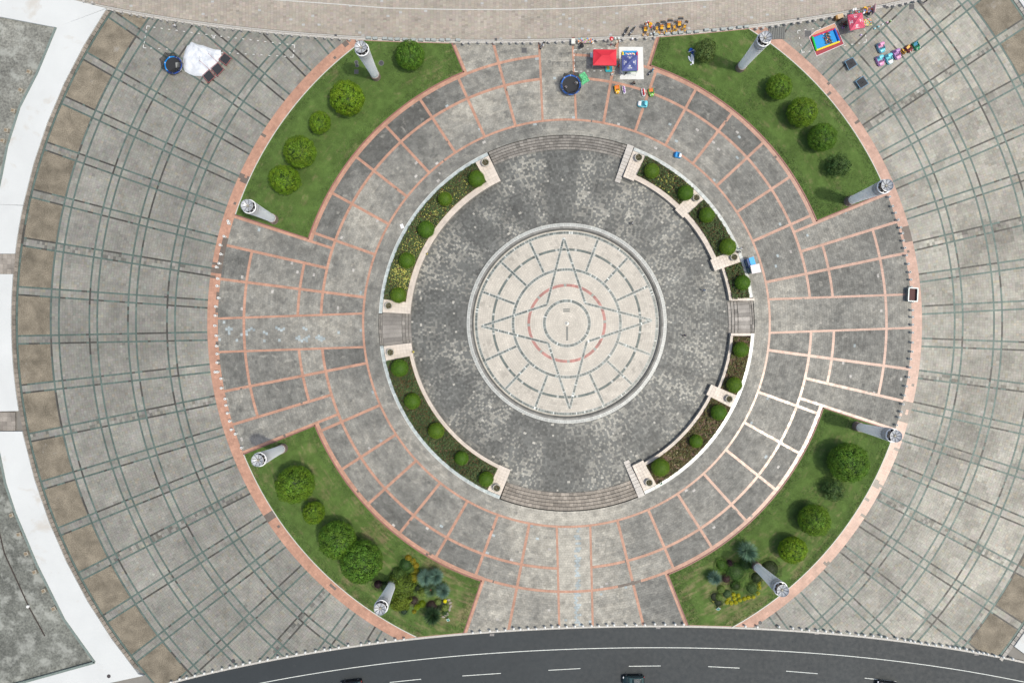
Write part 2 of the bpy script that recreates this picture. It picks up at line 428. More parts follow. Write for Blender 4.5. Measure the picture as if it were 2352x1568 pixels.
for phi, side in lat_list:
    so_, s2 = (9.3, 14.95) if side in 'LR' else (12.5, None)
    if side == 'R': so_ = 9.6
    rgs = [563, 616]+([738] if side in 'LR' else [])
    end = 797
    for s in (1, -1):
        # corridor edge line and radial lines
        pb(469.6, end, L(phi, s*(COR-h*.8)), L(phi, s*(COR+h*.8)))
        pb(469.6, end, L(phi+s*so_, -h), L(phi+s*so_, h))
        if s2: pb(566, end, L(phi+s*s2, -h), L(phi+s*s2, h))
        # rings between corridor and radials
        lo = L(phi, s*(COR+h*.8)); m1 = L(phi+s*so_, -s*h); m2 = L(phi+s*so_, s*h)
        edge = L(phi+s*20.05, -s*6)
        pb(560, 566, lo, m1); pb(613, 619, lo, m1)
        if s2:
            n1 = L(phi+s*s2, -s*h); n2 = L(phi+s*s2, s*h)
            pb(560, 566, m2, L(phi+s*21.7, -s*h)); pb(613, 619, m2, n1)
            pb(735, 741, lo, m1); pb(735, 741, m2, n1)
        else:
            pb(560, 566, m2, L(phi+s*21.7, -s*h)); pb(613, 619, m2, L(phi+s*21.7, -s*h))
        # stone cells
        lm = lambda: random.uniform(.72, 1.16)
        k = [469.6]+[v for q in rgs for v in (q-3, q+3)]+[end]
        for i in range(0, len(k), 2):
            gc(k[i], k[i+1], lo, m1, lm())
            if s2:
                if i == 0: gc(k[0], k[1], m2, L(phi+s*21.7, -s*h), lm())
                else: gc(k[i], k[i+1], m2, n1, lm())
            else:
                if i == 0: gc(k[0], k[1], m2, L(phi+s*21.7, -s*h), lm())
                else: gc(k[i], k[i+1], m2, edge if k[i] > 600 else L(phi+s*21.7, -s*h), lm())
        if s2: gc(566, 797, n2, edge, 1.0)
        # side band along the lawn
        pb(563 if s2 else 613, 797, edge, L(phi+s*20.05, 0), 5., 6.)
        if s2: gc(566, 612, L(phi+s*20.05, 0), L(phi+s*21.7, -s*h), .9)
        pb(469.6, 612, L(phi+s*21.7, -s*h), L(phi+s*21.7, s*h))
    # corridor
    lo = L(phi, -(COR-h*.8)); hi = L(phi, COR-h*.8)
    ks = [469.6, 735, 741, 797] if side in 'LR' else [469.6, 797]
    for i in range(0, len(ks), 2): gc(ks[i], ks[i+1], lo, hi, 1.12, (5.6,6.6), 1)
    if side in 'LR': pb(735, 741, lo, hi)
    if side == 'B': pb(613, 619, lo, hi)
for q in (47, 137, 227, 317):
    sp = [-23.3,-13.9,-4.6,4.6,13.9,23.3]
    for i in range(5):
        a0, a1 = L(q+sp[i], h), L(q+sp[i+1], -h)
        gc(469.6, 560, a0, a1, random.uniform(.78, 1.16)); gc(566, 612, a0, a1, random.uniform(.60, .86))
        pb(560, 566, a0, a1)
        if i: pb(469.6, 612, L(q+sp[i], -h), L(q+sp[i], h))
    full(612, 621, q-25.1, q+25.1, 5, 4.5, 6.)
for s in range(36): gc(432, 464.6, const(s*10.), const(s*10+10.), 1.0, (5.4,8.), 2)
Q = np.concatenate(pink); N = len(Q); c = Q.mean(1)
lum = (1+RNG.normal(0, .05, N))*(.9+.2*fbm(c[:, 0]/40, c[:, 1]/40, 3))
col = np.array([.44,.253,.180])[None]*lum[:, None]
rt = np.clip((c[:, 0]-1500)/600, 0, 1)[:, None]; col = col*(1-rt)+rt*np.array([.47,.31,.245])*lum[:, None]  # pavers paled to the right, standing in for haze and specular sheen
rr = np.hypot(c[:, 0]-1297, c[:, 1]-742); a_ = np.degrees(np.arctan2(742-c[:, 1], c[:, 0]-1297)) % 360
rep = ((rr > 800) & (vnoise(a_*1.1, (rr > 809)*5., 12) > .95)) | (RNG.random(N) < .003)
rep |= (rr > 797) & (a_ > 13.2) & (a_ < 16.) & (rr > 803)
rep |= (rr > 797) & (rr < 806) & (a_ > 166) & (a_ < 170) ; rep |= (rr > 611) & (rr < 621) & (a_ > 281.5) & (a_ < 286.5)
for aa_ in (344.6, 332.7, 213.2, 155.8, 171, 346.2):
    rep |= (rr > 797) & (np.abs(a_-aa_) < .75) & (vnoise(c[:, 0]/6, c[:, 1]/6, 4) > .25)
for aa_ in (169.0, 175.5, 178, 183.5, 186.5): rep |= (rr > 797) & (rr < 804) & (np.abs(a_-aa_) < .45)
col[rep] = np.array([.16,.135,.115])
PKM = tilemat('pink_granite', .26, .27, big=(.5,.14), fine=(9,.12), stain=(.45,(.16,.12,.10),.655,.4), rvar=.07, bump=.03)
lay(plaza, 'pink_paver', to_world(Q), col, PKM, .004, .04, .004, .001)
Q = np.concatenate(gray); lum = np.concatenate(gbright); ty = np.concatenate(gtype); N = len(Q); c = Q.mean(1)
lum = lum*(1+RNG.normal(0, .085, N))
rr = np.hypot(c[:, 0]-1300, c[:, 1]-742); a_ = np.degrees(np.arctan2(742-c[:, 1], c[:, 0]-1300)) % 360
big = fbm(c[:, 0]/120, c[:, 1]/120, 55, 5); lum *= .48+1.10*big
lum *= .84+.34*fbm(rr/9., a_/6., 56, 4)
south = np.exp(-((((a_-270+180) % 360)-180)/17.)**4)*(rr > 425)*np.clip(1.35-(rr-560)/110, .35, 1); lum *= 1+.85*south
north = np.exp(-((a_-97)/17.)**2)*(rr > 470); lum *= 1+.22*north
lum *= 1+.12*(rr < 465)
inner_ = (rr > 470)*(rr < 563)*(a_ > 95)*(a_ < 185); lum *= 1+.22*inner_
lum = np.clip(lum, .46, 1.9)
base = np.array([.198,.194,.173]); col = base[None]*lum[:, None]; col *= 1+np.clip(lum-1, -.3, .6)[:, None]*np.array([.06,.0,-.07])
x = RNG.random(N); col[x > .9975] = np.array([.42,.40,.37])
bl = (RNG.random(N) < .002) | ((ty == 1) & (fbm(c[:, 0]/16, c[:, 1]/9, 44, 2) > .66) & (c[:, 0] < 1000) & (np.abs(c[:, 1]-768) < 16)) | ((ty == 1) & (np.abs(c[:, 0]-1327) < 6) & (c[:, 1] > 1180) & (RNG.random(N) < .7))
col[bl] = np.array([.34,.385,.39])*(1+RNG.normal(0, .06, (bl.sum(), 1)))
GM = tilemat('ring_stone', .62, .42, big=(.55,.30), fine=(4.,.22), stain=(.5,(.38,.365,.32),.575,.55), rvar=.12, bump=.12)
lay(ringp, 'paving_slab', to_world(Q), col, GM, 0, .04, .011, .002)

# replaced dark pavers between the bollards, pale patches etc. come out of the tints above
# ------------------------------------------------------------------ kerbs and edging
KS = mat('kerb_stone', (.46,.44,.40), .6, var=.15, scale=2.5)
def kerb_run(name, fn, x0, x1, step, wid, z0, z1, m, seg_name):
    root = struct(link(name, None))
    X = np.arange(x0, x1, step)
    for i in range(len(X)-1):
        a, c = X[i], X[i+1]; pa = W(a, float(fn(a))); pc = W(c, float(fn(c)))
        d = Vector((pc[0]-pa[0], pc[1]-pa[1], 0)); ln = d.length; ang_ = math.atan2(d.y, d.x)
        B().box((0,0,(z1-z0)/2), (ln-.015, wid, z1-z0)).obj(seg_name, m, root, ((pa[0]+pc[0])/2, (pa[1]+pc[1])/2, z0), ang_)
kerb_run('road_kerb', lambda x: ybot(x)-.3, -100, 2460, 12.5, .36, -.149, .02, KS, 'kerb_stone')
kerb_run('upper_kerb', lambda x: ytop(x)+.8, 140, 2130, 12.5, .34, -.05, .03, KS, 'kerb_stone')
kerb_run('upper_gutter', lambda x: ytop(x)-3.6, 140, 2130, 12.5, .22, -.05, .008, mat('gutter_stone', (.42,.41,.38), .6), 'gutter_stone')

# upper pavement bricks
rows = []; cols_ = []
Qs = []
x_edges = np.arange(-70, 2440, 7.2)
for i, x in enumerate(x_edges[:-1]):
    xm = x+3.6; yt = float(ytop(xm))
    if yt < -45: continue
    lowest = yt-6.5; y = lowest+random.uniform(0, 3); 
    off = (i % 2)*2.4
    ys = [lowest]+list(np.arange(lowest-4.8+off*.9, -42, -4.8))+[-46]
    for j in range(len(ys)-1):
        if ys[j]-ys[j+1] < .8: continue
        if x < float(150) and ys[j] > float(ytop(xm))-8: continue
        Qs.append([(x, ys[j]), (x+7.2, ys[j]), (x+7.2, ys[j+1]), (x, ys[j+1])])
Q = np.array(Qs, float); Q = Q[Q[:, :, 0].mean(1) > 165]
yl = ytop(Q[..., 0]); 
c = Q.mean(1); N = len(Q)
lum = (1+RNG.normal(0, .055, N))*(.88+.24*fbm(c[:, 0]/60, c[:, 1]/60, 21))
lum *= .95+.10*vnoise(c[:, 0]/7.2, c[:, 1]/40, 22)
col = np.array([.345,.305,.255])[None]*lum[:, None]*(1+RNG.normal(0, .018, (N, 3)))
x = RNG.random(N); col[x > .985] = np.array([.40,.40,.385]); col[x < .012] *= .8
yy = np.interp(c[:, 0], [630,773,888,1176,1463,1638], [0,10,19,23,12,0]); onl = (np.abs(c[:, 1]-yy) < 1.2)
UM = tilemat('upper_brick', .65, .4, big=(.4,.10), fine=(8,.10), stain=(.35,(.22,.19,.16),.68,.35))
lay(up, 'paving_brick', to_world(Q), col, UM, 0, .04, .010, .002)
def wl(x): return np.interp(x, [560,630,773,888,1030,1176,1320,1463,1638,1720], [-6,0,10,19,22.2,23,19.5,12,0,-8])
X = np.arange(560, 1721, 14.)
kerb = struct(link('pale_stone_line', None))
for i in range(len(X)-1):
    pa = W(X[i], float(wl(X[i]))); pc = W(X[i+1], float(wl(X[i+1]))); an = math.atan2(pc[1]-pa[1], pc[0]-pa[0])
    B().box((0,0,.004), (math.hypot(pc[0]-pa[0], pc[1]-pa[1])-.01, .17, .012)).obj('line_stone', mat('pale_line', (.50,.50,.47), .6), kerb, ((pa[0]+pc[0])/2, (pa[1]+pc[1])/2, .001), an)

# ------------------------------------------------------------------ lawns
lawnm = None
def lawn_material():
    m, n, p = nodes_of('lawn'); Lk = n.links; geo = n.nodes.new('ShaderNodeNewGeometry')
    def noise(sc, d=6, dis=0):
        q = n.nodes.new('ShaderNodeTexNoise'); q.inputs['Scale'].default_value = sc; q.inputs['Detail'].default_value = d; q.inputs['Roughness'].default_value = .65
        q.inputs['Distortion'].default_value = dis; Lk.new(geo.outputs['Position'], q.inputs['Vector']); return q.outputs[0]
    r = n.nodes.new('ShaderNodeAttribute'); r.attribute_name = 'tint'
    mr = n.nodes.new('ShaderNodeMapRange'); Lk.new(noise(9, 5), mr.inputs[0]); mr.inputs[1].default_value = .3; mr.inputs[2].default_value = .7; mr.inputs[3].default_value = .72; mr.inputs[4].default_value = 1.28
    mx = n.nodes.new('ShaderNodeMix'); mx.data_type = 'RGBA'; mx.blend_type = 'MULTIPLY'; mx.inputs[0].default_value = 1
    Lk.new(r.outputs[0], mx.inputs[6]); Lk.new(mr.outputs[0], mx.inputs[7]); Lk.new(mx.outputs[2], p.inputs['Base Color'])
    p.inputs['Roughness'].default_value = .9; p.inputs['Specular IOR Level'].default_value = .1
    return m
lawnm = lawn_material(); LF = leafmat('leaf')
kred = mat('red_kerb', (.24,.11,.09), .55, var=.2); kpale = mat('pale_kerb', (.52,.52,.47), .55, var=.15)
NAMES = {47:'upper right',137:'upper left',227:'lower left',317:'lower right'}
def blades(name, P, hgt, col, parent):
    """tufts: one upright triangle each, random heading"""
    N = len(P); t = RNG.uniform(0, 6.28, N); wd = hgt*.55
    V = np.zeros((N, 3, 3)); dx = np.cos(t)*wd; dy = np.sin(t)*wd
    V[:, 0] = P+np.stack([-dx, -dy, 0*dx], 1); V[:, 1] = P+np.stack([dx, dy, 0*dx], 1)
    V[:, 2] = P+np.stack([-dy*1.1+RNG.normal(0, .02, N), dx*1.1, hgt], 1)
    F = np.arange(3*N).reshape(-1, 3)
    o = link(name, np_mesh(name, V.reshape(-1, 3), F, np.repeat(col, 3, 0)), LF, parent); stuff(o); return o
DRY = [(1010,1290,60,.9),(870,1230,60,.7),(1060,1400,80,.8),(720,1080,70,.35),(1700,1400,110,.55),(1600,1350,60,.5),(1850,1290,80,.4),(800,1350,60,.5),(1690,1240,50,.3),(930,1470,60,.3),(640,1100,40,.35),(1010,180,60,.25),(900,320,50,.2)]
def leaf_quads(P, Nn, size, col, tilt=.5, asp=1.):
    N = len(P); Nn = Nn+RNG.normal(0, tilt, (N, 3)); Nn /= np.maximum(np.linalg.norm(Nn, axis=1, keepdims=True), 1e-6)
    r = RNG.normal(0, 1, (N, 3)); U = np.cross(Nn, r); U /= np.maximum(np.linalg.norm(U, axis=1, keepdims=True), 1e-6); V_ = np.cross(Nn, U)
    s = np.asarray(size).reshape(-1, 1)*np.ones((N, 1)); U = U*s*.5; V_ = V_*s*.5*asp
    V = np.stack([P-U, P-V_*.7, P+U, P+V_*.7], 1).reshape(-1, 3)
    return V, np.arange(4*N).reshape(-1, 4), np.repeat(col, 4, 0)
def grass_col(x, y, r, a):
    g = fbm(x/24, y/24, 8); g2 = fbm(x/6, y/6, 18, 3); streak = fbm(r/4., a/2.5, 88, 3); dry = np.zeros(len(x))
    for (dx, dy, dr, am_) in DRY: dry = np.maximum(dry, am_*np.exp(-((x-dx)**2+(y-dy)**2)/dr**2))
    d = np.clip((g*.45+g2*.35+streak*.45-.70)*2.6+dry*1.1*(.3+streak), 0, 1)[:, None]
    col = (1-d)*np.array([.086,.142,.036])+d*np.array([.21,.19,.095]); return col*(.66+.62*fbm(x/13, y/13, 28, 3))[:, None]
for q in (47, 137, 227, 317):
    a0, a1 = q-24.72, q+24.72; nr_, na_ = 70, 260; R = np.linspace(623.3, 795.3, nr_); A = np.linspace(a0, a1, na_)
    rr, aa = np.meshgrid(R, A, indexing='ij'); x, y = pol(rr, aa)
    y = np.clip(y, ytop(x)+5, ybot(x)-4.2)
    V = np.stack([(x-1176)/PM, (784-y)/PM, np.full(x.shape, .06)], -1)
    e = (np.minimum(np.minimum(np.arange(nr_), nr_-1-np.arange(nr_))/10., 1))[:, None]*np.minimum(np.minimum(np.arange(na_), na_-1-np.arange(na_))/16., 1)[None]
    V[..., 2] += e*.10*(.3+fbm(x/60, y/60, 4))
    ii, jj = np.meshgrid(np.arange(nr_-1), np.arange(na_-1), indexing='ij'); ii = ii.ravel(); jj = jj.ravel()
    F = np.stack([ii*na_+jj, (ii+1)*na_+jj, (ii+1)*na_+jj+1, ii*na_+jj+1], 1)
    ev = V.reshape(-1, 3)[F]; F = F[(np.abs(area(ev[..., :2])) > 1e-5)]
    lo = struct(link('lawn', np_mesh('lawn', V.reshape(-1, 3), F, grass_col(x.ravel(), y.ravel(), rr.ravel(), aa.ravel())), lawnm))
    lo.data.polygons.foreach_set('use_smooth', [True]*len(lo.data.polygons))
    # tufts
    N = 45000; r = np.sqrt(RNG.uniform(625**2, 793**2, N)); a = RNG.uniform(a0+.15, a1-.15, N); x, y = pol(r, a)
    k = (y > ytop(x)+7) & (y < ybot(x)-6); x, y, r, a = x[k], y[k], r[k], a[k]; N = len(x)
    P = np.stack([(x-1176)/PM, (784-y)/PM, np.full(N, .13)], 1)
    col = grass_col(x, y, r, a)*(1+RNG.normal(0, .26, (N, 1)))
    Vq, Fq, Cq = leaf_quads(P, np.tile([0, 0, 1.], (N, 1)), RNG.uniform(.08, .2, N), col, .7)
    stuff(link('grass_tufts', np_mesh('grass_tufts', Vq, Fq, np.clip(Cq, .003, 1)), LF, lo))
    # kerbs
    o = B(); sector(621, 623.5, q-24.95, q+24.95, -.03, .12, o, 40); o.obj('inner_kerb', kred, lo)
    pieces = []
    A = np.linspace(q-24.9, q+24.9, 90)
    run = []
    for i in range(len(A)-1):
        xx, yy = pol(796, (A[i]+A[i+1])/2)
        if ytop(xx)+4 < yy < ybot(xx)-3: run.append(i)
    if run: sector(795.3, 797.2, A[run[0]], A[run[-1]+1], -.03, .12, None, len(run)).obj('outer_kerb', kpale, lo)
    for s in (-1, 1):
        ph = q+s*24.95; rb = 797
        for r in np.arange(620, 797, 2.):
            xx, yy = pol(r, ph)
            if yy < ytop(xx)+5 or yy > ybot(xx)-4: rb = r; break
        x0, y0 = polw(621, ph); x1, y1 = polw(rb, ph); d = Vector((x1-x0, y1-y0)); nn = Vector((-d.y, d.x)).normalized()*(-s)
        B().prism([(x0, y0), (x1, y1), (x1+nn.x*.2, y1+nn.y*.2), (x0+nn.x*.2, y0+nn.y*.2)], -.03, .12).obj('side_kerb', kred, lo)
    # narrow paved band between lawn and boundary
    xs_ = [x for x in range(300, 2200, 6)]
    for fn, sgn in ((ytop, 1), (ybot, -1)):
        pts = []
        for x in xs_:
            y = float(fn(x))+sgn*(5 if sgn > 0 else 4.2); rr = math.hypot(x-1297, y-742); an = math.degrees(math.atan2(742-y, x-1297)) % 360
            if a0 < an < a1 and 623 < rr < 796: pts.append(x)
        if len(pts) > 2:
            o = ribbon('edge_band', np.array(pts, float), lambda x: fn(x)+sgn*2.2, lambda x: fn(x)+sgn*5.0, .012, mat('edge_band', (.36,.21,.17), .6), .03, lo) if sgn > 0 else \
                ribbon('edge_band', np.array(pts, float), lambda x: fn(x)-4.3, lambda x: fn(x)-1.8, .012, mat('edge_band', (.36,.21,.17), .6), .03, lo)
# ------------------------------------------------------------------ sunken plaza, stage, steps
ZF = -.90
def darkfield():
    Qs = []; K = []
    R = 229.; j = 0
    while R < 405:
        d = 5.0; n = int(round(2*math.pi*(R+d/2)/5.6/2))*2; A = (np.arange(n+1)+(.5 if j % 2 else 0)*1.)*360/n
        # alternate square / long piece
        e = A+random.random()*720/n; e[1::2] += 360/n*.22
        xl, yl = pol(R, e); xh, yh = pol(R+d, e); Lo = np.stack([xl, yl], -1); Hi = np.stack([xh, yh], -1)
        Qs.append(np.stack([Lo[:-1], Hi[:-1], Hi[1:], Lo[1:]], 1)); K.append(((np.arange(n)) % 2) ^ (RNG.random(n) < .26))
        R += d; j += 1
    return np.concatenate(Qs), np.concatenate(K)
Q, K = darkfield(); N = len(Q); c = Q.mean(1)
rr = np.hypot(c[:, 0]-1303, c[:, 1]-742); a_ = np.degrees(np.arctan2(742-c[:, 1], c[:, 0]-1303)) % 360
u = fbm(c[:, 0]/80, c[:, 1]/80, 101, 3); v = fbm(a_/6., rr/120, 102, 3); t = np.clip((u*.55+v*.75-.54)*2.9, 0, 1)
dark = np.array([.098,.101,.094]); lite = np.array([.31,.30,.26]); mid = np.array([.120,.123,.114])
col = np.where(K[:, None] == 0, dark*(.86+.55*t[:, None]), mid*(1-t[:, None])+lite*t[:, None])
col = col*(1+RNG.normal(0, .10, (N, 1)))*(.85+.3*fbm(c[:, 0]/14, c[:, 1]/14, 103, 3))[:, None]
sp_ = RNG.random(N); col[sp_ > .99] = np.array([.38,.365,.32])
sb = B(); 
fl = sector(225, 434, 0, 360, ZF-.3, ZF-.02, None, 180).obj('sunken_plaza', gr); flat_tint(fl, (.12,.12,.11)); struct(fl)
DM = tilemat('dark_paver', .54, .45, big=(.22,.22), fine=(8,.14), stain=(.5,(.33,.32,.29),.66,.35), rvar=.1)
lay(fl, 'plaza_paver', to_world(Q), col, DM, ZF, .04, .012, .003)

# stage: rim, grey ring, sunken disc with inlays
ZR, ZD = -.75, -1.15
stage = struct(sector(215.5, 230.5, 0, 360, ZD-.2, ZR-.02, None, 180).obj('stage', gr)); flat_tint(stage, (.11,.11,.10))
STM = tilemat('stage_stone', .55, .45, big=(.35,.10), fine=(9,.08), stain=(.6,(.20,.17,.14),.70,.5))
MOS = tilemat('mosaic_tile', .30, .6, big=(1,.12), fine=(12,.2), rvar=.1, bump=.05)
def polar_tiles(R0, R1, th, tw):
    Qs = []; R = np.linspace(R0, R1, max(1, round((R1-R0)/th))+1)
    for j in range(len(R)-1):
        n = max(8, round(2*math.pi*(R[j]+R[j+1])/2/tw)); A = np.arange(n+1)*360/n+(j % 2)*.0
        xl, yl = pol(R[j], A); xh, yh = pol(R[j+1], A); Lo = np.stack([xl, yl], -1); Hi = np.stack([xh, yh], -1)
        Qs.append(np.stack([Lo[:-1], Hi[:-1], Hi[1:], Lo[1:]], 1))
    return np.concatenate(Qs)
def mos_col(N, p=.5):
    c = np.where(RNG.random(N)[:, None] < p, np.array([[.105,.125,.115]]), np.array([[.20,.225,.21]]))
    w_ = RNG.random(N) < .04; c[w_] = np.array([.55,.58,.55]); return c*(1+RNG.normal(0, .12, (N, 1)))
Q = polar_tiles(224.4, 230.2, 5.8, 5.5); N = len(Q)
lay(stage, 'rim_tile', to_world(Q), np.array([.40,.41,.385])[None]*(1+RNG.normal(0, .07, (N, 1))), MOS, ZR, .04, .02, .002)
Q = polar_tiles(219.2, 224.2, 5, 7); N = len(Q)
lay(stage, 'ring_slab', to_world(Q), np.array([.20,.195,.18])[None]*(1+RNG.normal(0, .12, (N, 1)))*(.8+.5*fbm(Q.mean(1)[:, 0]/20, Q.mean(1)[:, 1]/20, 6))[:, None], STM, ZR-.005, .04, .012, .002)
white = mat('white_edge', (.66,.67,.63), .5, var=.1)
sector(230.2, 231.0, 0, 360, ZF-.05, ZR+.012, None, 240).obj('rim_edge', white, stage)
sector(223.9, 224.6, 0, 360, ZR-.05, ZR+.01, None, 240).obj('rim_edge', white, stage)
disc = struct(sector(.01, 218.5, 0, 360, ZD-.25, ZD-.02, None, 180).obj('stage_floor', gr)); flat_tint(disc, (.24,.215,.18))
parts = [polar_tiles(4, 16, 4, 4.6), polar_tiles(16, 49, 5.2, 5.4), polar_tiles(49, 127, 5.2, 5.2), polar_tiles(127, 216, 5.3, 5.3)]
Q = np.concatenate(parts); N = len(Q); c = Q.mean(1)
lum = (1+RNG.normal(0, .035, N))*(.90+.2*fbm(c[:, 0]/40, c[:, 1]/40, 61))
col = np.array([.495,.458,.395])[None]*lum[:, None]; x = RNG.random(N); col[x > .975] *= 1.10
dirt = (fbm(c[:, 0]/9, c[:, 1]/9, 63, 3) > .68) & (np.hypot(c[:, 0]-1303, c[:, 1]-742) > 170); col[dirt] *= .82
lay(disc, 'stage_tile', to_world(Q), col, STM, ZD, .04, .013, .0015)
def arc_inlay(R0, R1, name, m, colr, dz, th, tw, edge=True, parent=disc):
    Q = polar_tiles(R0, R1, th, tw); N = len(Q)
    cc = mos_col(N) if colr is None else np.array(colr)[None]*(1+RNG.normal(0, .12, (N, 1)))
    lay(parent, name, to_world(Q), cc, m, ZD+dz, .03, .006, .001)
    if edge:
        sector(R0-.45, R0-.02, 0, 360, ZD, ZD+dz+.004, None, 180).obj('inlay_edge', white, parent)
        sector(R1+.02, R1+.45, 0, 360, ZD, ZD+dz+.004, None, 180).obj('inlay_edge', white, parent)
arc_inlay(206.8, 212.6, 'mosaic_tile', MOS, None, .012, 5.8, 2.2)
arc_inlay(121.5, 127.5, 'mosaic_tile', MOS, None, .012, 6, 2.2)
arc_inlay(49, 55.4, 'mosaic_tile', MOS, None, .012, 6.4, 2.2)
arc_inlay(168, 173.6, 'green_arc_stone', STM, (.105,.128,.118), .012, 5.6, 9, False)
arc_inlay(84.8, 91.4, 'red_arc_stone', STM, (.37,.175,.15), .012, 5.6, 7, False)
def strip(p0, p1, hw, step, dz, parent, name='mosaic_tile', colr=None, edge=True):
    p0 = np.array(p0, float); p1 = np.array(p1, float); d = p1-p0; ln = np.hypot(*d); d /= ln; nn = np.array([-d[1], d[0]])
    k = max(1, round(ln/step)); s = np.linspace(0, ln, k+1)
    a = p0+d*s[:, None]; Q = np.stack([a[:-1]-nn*hw, a[1:]-nn*hw, a[1:]+nn*hw, a[:-1]+nn*hw], 1)
    if edge:
        for sg in (-1, 1):
            e = [p0+nn*sg*(hw+.05), p1+nn*sg*(hw+.05), p1+nn*sg*(hw+.55), p0+nn*sg*(hw+.55)]
            B().prism([tuple(v) for v in to_world(np.array(e))], ZD, ZD+dz+.004).obj('inlay_edge', white, parent)
    return Q
SQ = []
for k in range(16):
    a = 2+22.5*k
    if k % 4 == 0: continue
    x0, y0 = pol(128.3, a); x1, y1 = pol(206, a); SQ.append(strip((x0, y0), (x1, y1), 2.6, 2.2, .018, disc))
star = []
for k in range(8): star.append(pol(197.5 if k % 2 == 0 else 63, 2+45*k))
for k in range(8): SQ.append(strip(star[k], star[(k+1) % 8], 2.6, 2.2, .024, disc))
Q = np.concatenate(SQ); lay(disc, 'star_mosaic', to_world(Q), mos_col(len(Q), .6), MOS, ZD+.024, .03, .006, .001)
# medallions on the arcs
gmd = mat('medallion', (.25,.27,.24), .4, var=.5, scale=14)
for k in range(8):
    x, y = polw(88.2, 2+45*k+.5); B().box((0,0,.02), (.52,.52,.03)).obj('medallion', gmd, disc, (x, y, ZD), math.radians(2+45*k))
for k in range(24):
    x, y = polw(170.8, 2+15*k+6); B().box((0,0,.02), (.46,.42,.03)).obj('arc_joint_stone', mat('joint_stone', (.40,.41,.38), .5), disc, (x, y, ZD), math.radians(2+15*k+6))
# centre pieces
x, y, _ = W(1302.3, 711.9)
for k in (-1, 1): B().box((0,0,.02), (1.28,.26,.03)).obj('engraved_slab', mat('grey_slab', (.14,.15,.14), .4, var=.4, scale=12), disc, (x, y+k*.19, ZD))
x, y, _ = W(1303.7, 766); B().box((0,0,.02), (.34,2.7,.035)).obj('engraved_slab', MATS['grey_slab'], disc, (x, y, ZD))
kn = thing('survey_marker', 'small round metal marker at the centre of the star on the stage', 'marker', (*polw(0.01, 0), ZD))
B().lathe([(.34,0),(.34,.05),(.2,.06),(.16,.03),(.02,.03)], 24).obj('ring', mat('dull_steel', (.38,.39,.38), .35, .6), kn)
B().ball((0,0,.07), .12, 12, 8).obj('dome', MATS['dull_steel'], kn, smooth=True)

# steps
stepm = tilemat('step_stone', .6, .4, big=(.5,.2), fine=(7,.18), stain=(.5,(.10,.10,.095),.57,.55))
def step_flight(label, a0, a1, Rs, zs, fa0=None, fa1=None, col=(.205,.19,.17)):
    t = thing('stone_steps', label, 'steps')
    for i in range(len(zs)):
        r1, r0 = Rs[i], Rs[i+1]
        nseg = max(3, int((a1(r0)-a0(r0))*math.pi/180*r0/9))
        bb = B(); A0, A1 = a0(r0), a1(r0); ang_ = np.linspace(A0, A1, nseg+1)
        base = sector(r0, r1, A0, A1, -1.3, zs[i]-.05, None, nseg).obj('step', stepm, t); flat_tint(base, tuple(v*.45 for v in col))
        md_ = sector(r1-1.0, r1-.02, A0, A1, zs[i]-.02, zs[i]+.003, None, nseg).obj('dark_line', mat('dark_strip', (.05,.05,.042), .9, var=.4, scale=3), base)  # thin darker strip along the back edge of each tread
        for j in range(nseg):
            o = sector(r0-.35, r1, ang_[j]+.03, ang_[j+1]-.03, zs[i]-.049, zs[i], None, 1).obj('tread', stepm, base); 
            k = RNG.normal(1, .13); k *= random.choice((1,1,1,1.2)); flat_tint(o, tuple(v*k for v in col))
step_flight('broad curved stone steps at the top of the picture, leading down to the dark plaza', const(71.3), const(114.6), [432,426,420,414,408,402], [-.15,-.30,-.45,-.60,-.75])
step_flight('broad curved stone steps at the bottom of the picture, leading down to the dark plaza', const(249.4), const(292.4), [431,423,415.5,408,400,392], [-.15,-.30,-.45,-.60,-.75], col=(.25,.22,.185))
step_flight('narrow stepped passage between the two left planters', line_off(182,-36), line_off(182,36), [432,428,424.5,380,373,366,359.5], [-.15,-.30,-.31,-.45,-.60,-.75])
step_flight('narrow stepped passage between the two right planters', line_off(2,-36), line_off(2,36), [432,428,424,396,389,382,375], [-.15,-.30,-.31,-.45,-.60,-.75], col=(.27,.25,.225))

# ------------------------------------------------------------------ planters
cream = tilemat('cream_coping', .5, .5, big=(.6,.07), fine=(8,.06))
glz = tilemat('glazed_wall_tile', .24, .7, big=(1,.1), fine=(14,.12), rvar=.08, bump=.04)
soil = mat('soil', (.13,.085,.06), .95, var=.35, scale=4, bump=.5)
def coping(t, R0, R1, a0, a1, z0, z1, wid=8., name='coping_stone', m=cream, col=(.56,.49,.42), jit=.05):
    n = max(1, round(abs(a1-a0)*math.pi/180*(R0+R1)/2/wid)); A = np.linspace(a0, a1, n+1)
    for i in range(n):
        g = .04*360/(2*math.pi*R0)*1.2
        o = sector(R0, R1, A[i]+g, A[i+1]-g, z0, z1, None, 1).obj(name, m, t); k = 1+RNG.normal(0, jit); flat_tint(o, tuple(v*k for v in col))
def pedestal(t, a0, a1, R0=360, R1=423.5, z=.12):
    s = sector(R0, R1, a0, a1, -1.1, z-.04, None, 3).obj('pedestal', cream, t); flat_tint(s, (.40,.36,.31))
    nr = 9; na = 4; R = np.linspace(R0-.4, R1, nr+1); A = np.linspace(a0-.03, a1+.03, na+1)
    for i in range(nr):
        for j in range(na):
            edge_ = i == 0 or i == nr-1 or j == 0 or j == na-1
            o = sector(R[i]+.14, R[i+1]-.14, A[j]+.02, A[j+1]-.02, z-.04, z+(.0 if edge_ else .035), None, 1).obj('slab_tile', cream, s)
            k = 1+RNG.normal(0, .035); flat_tint(o, tuple(v*k for v in (.60,.53,.455)))
